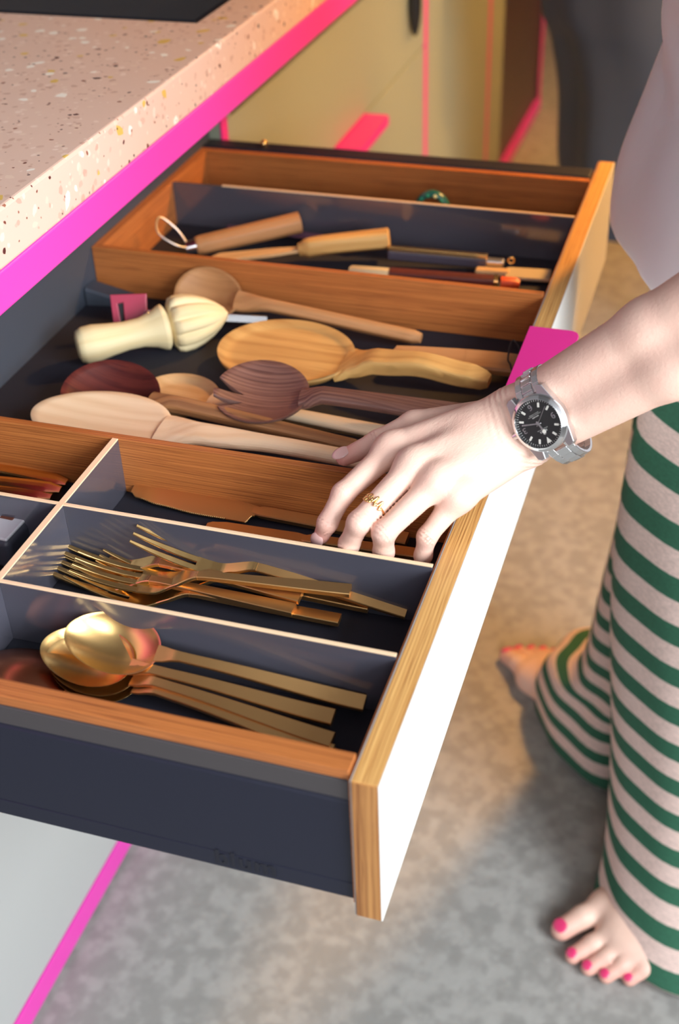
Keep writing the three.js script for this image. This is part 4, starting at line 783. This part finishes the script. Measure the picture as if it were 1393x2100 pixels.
const yoke = (x, y, z) => {
  let d = trunk(x, y, z) - 0.02 + 0.003 * Math.sin(y * 70 + x * 50) * Math.sin(z * 60);
  const nl = toNear(x, y, z, S.l, E), nr = toNear(x, y, z, S.r, RE);
  if (nl < 0.09) d = Math.max(d, cut(x, y, z, S.l, E, 0.68)); if (nr < 0.09) d = Math.max(d, cut(x, y, z, S.r, RE, 0.68));
  const fore = Math.min(toNear(x, y, z, RE, RW), 1); if (fore < 0.06 && nr > 0.06) d = Math.max(d, 0.06 - fore);
  return Math.max(d, 0.69 - y + (nl < 0.09 || nr < 0.09 ? -1 : 0), (y - NECK.y) - 0.012, 0.075 - Math.hypot(x - NECK.x, (y - NECK.y - 0.03), z - NECK.z));
};
const yokeGeo = surfaceNets(yoke, V(0.36, 0.66, -0.82), V(0.78, 1.24, 0.02), 0.009, () => [1, 1, 1]); yokeGeo.deleteAttribute('color'); yokeGeo.setAttribute('uv', new THREE.BufferAttribute(new Float32Array(yokeGeo.attributes.position.count * 2), 2));
part('blouse', own(merge([blouse, yokeGeo])), M.blouse, person, 'loose white blouse');

// ---------------------------------------------------------------- watch and ring
{
  const c = at3(W, 0.030, 0.004, 0.0212), t = thing('wristwatch', 'steel wristwatch with a round black dial and steel bracelet on the left wrist', 'watch', c);
  t.quaternion.setFromRotationMatrix(new THREE.Matrix4().makeBasis(UL.clone().cross(BACK), UL, BACK)); t.scale.setScalar(1.0);   // y: towards twelve, z: out of the dial
  const lathe = (prof, mat, name, parent = t) => { const g = new THREE.LatheGeometry(prof.map(([r, z]) => new THREE.Vector2(r, z)), 72); g.rotateX(Math.PI / 2); return part(name, toCreasedNormals(g, 0.5), mat, parent); };
  lathe([[0, -0.0035], [0.0185, -0.0035], [0.0203, -0.002], [0.0205, 0.0035], [0.0198, 0.0042], [0.017, 0.0042], [0, 0.0042]], M.steelBrushed, 'case');
  lathe([[0.0200, 0.0042], [0.0196, 0.0052], [0.0180, 0.0066], [0.0172, 0.0068], [0.0169, 0.0062], [0.0169, 0.0042]], M.steel, 'bezel');
  const S2 = 1024, cv = document.createElement('canvas'); cv.width = cv.height = S2; const g = cv.getContext('2d');
  g.fillStyle = '#0b0b0d'; g.fillRect(0, 0, S2, S2); g.translate(S2 / 2, S2 / 2); g.fillStyle = '#e9e9e4'; g.textAlign = 'center'; g.textBaseline = 'middle';
  for (let i = 0; i < 60; i++) { g.save(); g.rotate(i / 60 * 2 * Math.PI); g.fillRect(-4, -500, 8, i % 5 ? 34 : 44); g.restore(); }
  g.font = 'bold 52px serif'; g.fillText('ROLEX', 0, -188); g.font = '30px sans-serif'; g.fillText('OYSTER PERPETUAL', 0, -142);
  g.font = 'bold 34px sans-serif'; g.fillText('EXPLORER', 0, 150); g.font = '24px sans-serif'; g.fillText('SUPERLATIVE CHRONOMETER', 0, 190); g.fillText('OFFICIALLY CERTIFIED', 0, 220); g.font = '20px sans-serif'; g.fillText('SWISS MADE', 0, 470);
  // crown emblem
  g.beginPath(); g.moveTo(-26, -222); g.lineTo(26, -222); g.lineTo(40, -262); g.lineTo(18, -238); g.lineTo(16, -274); g.lineTo(5, -240); g.lineTo(0, -282); g.lineTo(-5, -240); g.lineTo(-16, -274); g.lineTo(-18, -238); g.lineTo(-40, -262); g.closePath(); g.fill();
  const tex = new THREE.CanvasTexture(cv); tex.colorSpace = THREE.SRGBColorSpace;
  const dial = part('dial', new THREE.CircleGeometry(0.0169, 72).translate(0, 0, 0.00425), std(0xffffff, 0.4, { map: tex }), t, 'black dial with white hour markers');
  const lume = std(0xecebe2, 0.4), mk = [];
  for (let h = 1; h < 12; h++) { if (h % 3 === 0) continue; const a = -h / 12 * 2 * Math.PI; mk.push(box(-0.00075, 0.00075, 0.0113, 0.0146, 0.00425, 0.0048, 0.0002).rotateZ(a)); }
  const tri = new THREE.ExtrudeGeometry(new THREE.Shape([[-0.0019, 0.0149], [0.0019, 0.0149], [0, 0.0108]].map(([a, b]) => new THREE.Vector2(a, b))), { depth: 0.0005, bevelEnabled: false }); tri.translate(0, 0, 0.0043);
  for (const q of [...mk, tri]) part('hour_marker', q, lume, dial);
  const font = await new FontLoader().loadAsync('fonts/droid/droid_sans_bold.typeface.json');
  for (const [s, x, y] of [['3', 0.0122, 0], ['6', 0, -0.0122], ['9', -0.0122, 0]]) { const q = new TextGeometry(s, { font, size: 0.0042, depth: 0.0004, curveSegments: 6 }); q.computeBoundingBox(); const b = q.boundingBox; q.translate(x - (b.min.x + b.max.x) / 2, y - (b.min.y + b.max.y) / 2, 0.0043); part('numeral', q, M.steel, dial); }
  const hnd = (len, w, ang, z, name) => part(name, box(-w, w, -0.002, len, z, z + 0.0003, 0.0001).rotateZ(ang), M.steel, t);
  // hands: minutes towards the four, hours between six and seven side of the crown logo as photographed
  const toA = (px, py) => { const v = P(px, py, c.y).sub(P(1110, 869, c.y)), e = v.clone(); return Math.atan2(-e.dot(UL.clone().cross(BACK)), e.dot(UL)); };
  hnd(0.0125, 0.0005, 1.885 - Math.PI * 2 + 2.62 - 2.62, 0.0052, 'minute_hand').visible = true;
  t.children[t.children.length - 1].geometry = box(-0.0005, 0.0005, -0.002, 0.0125, 0.0052, 0.0055, 0.0001).rotateZ(-1.92);
  const hour = hnd(0.0085, 0.0007, -0.18 + 0.36, 0.0056, 'hour_hand');
  part('lume_dot', new THREE.CylinderGeometry(0.0014, 0.0014, 0.0004, 20).rotateX(Math.PI / 2).translate(0, 0.0066, 0.0059).applyMatrix4(new THREE.Matrix4().makeRotationZ(0.18)), lume, hour);
  hnd(0.0140, 0.00018, 2.2, 0.0061, 'second_hand');
  part('crystal', new THREE.CylinderGeometry(0.0168, 0.0168, 0.0003, 64).rotateX(Math.PI / 2).translate(0, 0, 0.0067), new THREE.MeshPhysicalMaterial({ color: 0xffffff, transmission: 1, thickness: 0, roughness: 0.02 }), t);
  part('crown', (() => { const q = new THREE.CylinderGeometry(0.0031, 0.0029, 0.0034, 30, 1), p = q.attributes.position; for (let i = 0; i < p.count; i++) { const f = i % 2 ? 0.9 : 1; p.setX(i, p.getX(i) * f); p.setZ(i, p.getZ(i) * f); } return q.rotateZ(Math.PI / 2).translate(0.0222, 0, 0.0006); })(), M.steel, t, 'winding crown');
  for (const sy of [-1, 1]) for (const sx of [-1, 1]) {
    const sh = new THREE.Shape([[0.0085, 0.015], [0.0185, 0.006], [0.0150, 0.0218], [0.0128, 0.0232], [0.0102, 0.0232]].map(([a, b]) => new THREE.Vector2(a * sx, b * sy)));
    part('lug', new THREE.ExtrudeGeometry(sh, { depth: 0.0052, bevelEnabled: true, bevelSize: 0.0005, bevelThickness: 0.0006, bevelSegments: 2 }).translate(0, 0, -0.0026), M.steelBrushed, t);
  }
  // bracelet: links along an oval round the wrist, in the plane of y and z; wrist centre lies below the dial
  const ax = 0.0322, bz = 0.0195, zc = -0.0212, N = 24;
  const oval = (q) => V(0, ax * Math.sin(q), zc + bz * Math.cos(q));
  for (let i = 0; i < N; i++) {
    const q = lerp(0.62, 2 * Math.PI - 0.62, (i + 0.5) / N), a = oval(q - 0.01), b = oval(q + 0.01), tan = b.clone().sub(a).normalize(), nrm = V(0, Math.sin(q) / ax, Math.cos(q) / bz).normalize(), len = 0.0068 * (i ? 1 : 1);
    const wd = 0.0102 - 0.0012 * (1 - Math.abs(i - (N - 1) / 2) / (N / 2)), pieces = [[-wd, -wd * 0.45, 0], [-wd * 0.44, wd * 0.44, 0.5], [wd * 0.45, wd, 0]].map(([x0, x1, st]) => { const r = new RoundedBoxGeometry(x1 - x0, len * 0.95, 0.0026, 2, 0.0006); r.translate((x0 + x1) / 2, st * len, 0); return r; });
    const link = part('bracelet_link', merge(pieces), M.steel, t);
    link.quaternion.setFromRotationMatrix(new THREE.Matrix4().makeBasis(tan.clone().cross(nrm), tan, nrm)); link.position.copy(oval(q)).addScaledVector(nrm, 0.0015);
  }
}
{
  const d = J.mP.clone().sub(J.mM).normalize(), c = J.mM.clone().lerp(J.mP, 0.74), n = BACK.clone().addScaledVector(d, -BACK.dot(d)).normalize(), s = d.clone().cross(n);
  const t = thing('finger_ring', 'thin gold wire ring bent into a flower and script on the middle finger', 'ring', c);
  t.quaternion.setFromRotationMatrix(new THREE.Matrix4().makeBasis(d, n, s));
  const R = 0.0091, on = (a, dx, h = 0) => V(dx, Math.cos(a) * (R + h), -Math.sin(a) * (R + h)), wire = (pts, r = 0.0008, cl = false) => new THREE.TubeGeometry(new THREE.CatmullRomCurve3(pts, cl), pts.length * 10, r, 8, cl);
  part('band', wire(Array.from({ length: 22 }, (_, i) => on(lerp(0.75, 2 * Math.PI - 0.75, i / 21), 0)), 0.0006), M.gold, t);
  for (let k = 0; k < 5; k++) { const a = k / 5 * 6.283; part('petal', wire(Array.from({ length: 8 }, (_, i) => { const b = i / 8 * 6.283; return on(-0.6 + 0.22 * Math.cos(a) + 0.17 * Math.cos(b), 0.0021 * Math.sin(a) + 0.0016 * Math.sin(b), 0.0006); }), 0.0005, true), M.gold, t); }
  const pts = []; for (let i = 0; i <= 36; i++) { const u = i / 36; pts.push(on(lerp(-0.35, 0.8, u), 0.0030 * Math.sin(u * 15) * (1 - 0.3 * u) + 0.0014 * Math.sin(u * 30 + 1), 0.0004)); }
  part('script_wire', wire(pts), M.gold, t);
}
// ---------------------------------------------------------------- far background
{
  const t = thing('added_stand', 'added slim dark stand holding up the blue garment beyond the drawer', 'stand', V(0.43, FLOOR, -1.7));  // added stand, only there to carry the garment
  part('pole', new THREE.CylinderGeometry(0.012, 0.012, 1.5, 14).translate(0, 0.75, 0), M.black, t);
  part('base', new THREE.CylinderGeometry(0.10, 0.11, 0.02, 32).translate(0, 0.01, 0), M.black, t);
  part('hook', new THREE.TorusGeometry(0.03, 0.006, 8, 20, Math.PI).translate(0.03, 1.48, 0), M.black, t);
  const c = thing('dark_garment', 'dark blue garment in soft folds, stand-in for an unidentified dark blur', 'dark_garment', V(0.43, FLOOR, -1.7));  // stand-in for an unidentified dark shape behind the drawer
  const g = garment([[0.26, 0, 0, 0.235, 0.14, 0.15], [0.36, 0, 0, 0.262, 0.15, 0.15], [0.50, 0, 0, 0.268, 0.15, 0.15], [0.60, 0, 0, 0.288, 0.15, 0.15], [0.68, 0, 0, 0.315, 0.15, 0.15], [0.9, 0, 0, 0.30, 0.15, 0.15], [1.1, 0, 0, 0.26, 0.15, 0.15], [1.25, 0, 0, 0.24, 0.14, 0.15], [1.36, 0, 0, 0.2, 0.1, 0.15], [1.42, 0, 0, 0.06, 0.05, 0.15]], { fold: 0.014, k: 6, s: 1 });
  const m = std(new THREE.Color(0.036, 0.052, 0.085), 0.8);
  part('cloth', g, m, c);
  for (const s of [-1, 1]) part('sleeve', sweep(spline([V(s * 0.19, 1.33, 0.03), V(s * 0.25, 1.1, 0.05), V(s * 0.245, 0.75, 0.07)], 20), (u) => ring(lerp(0.065, 0.05, u), lerp(0.065, 0.05, u), 20), V(0, 0.1, 1), 2), m, c);
}

renderer.render(scene, camera);
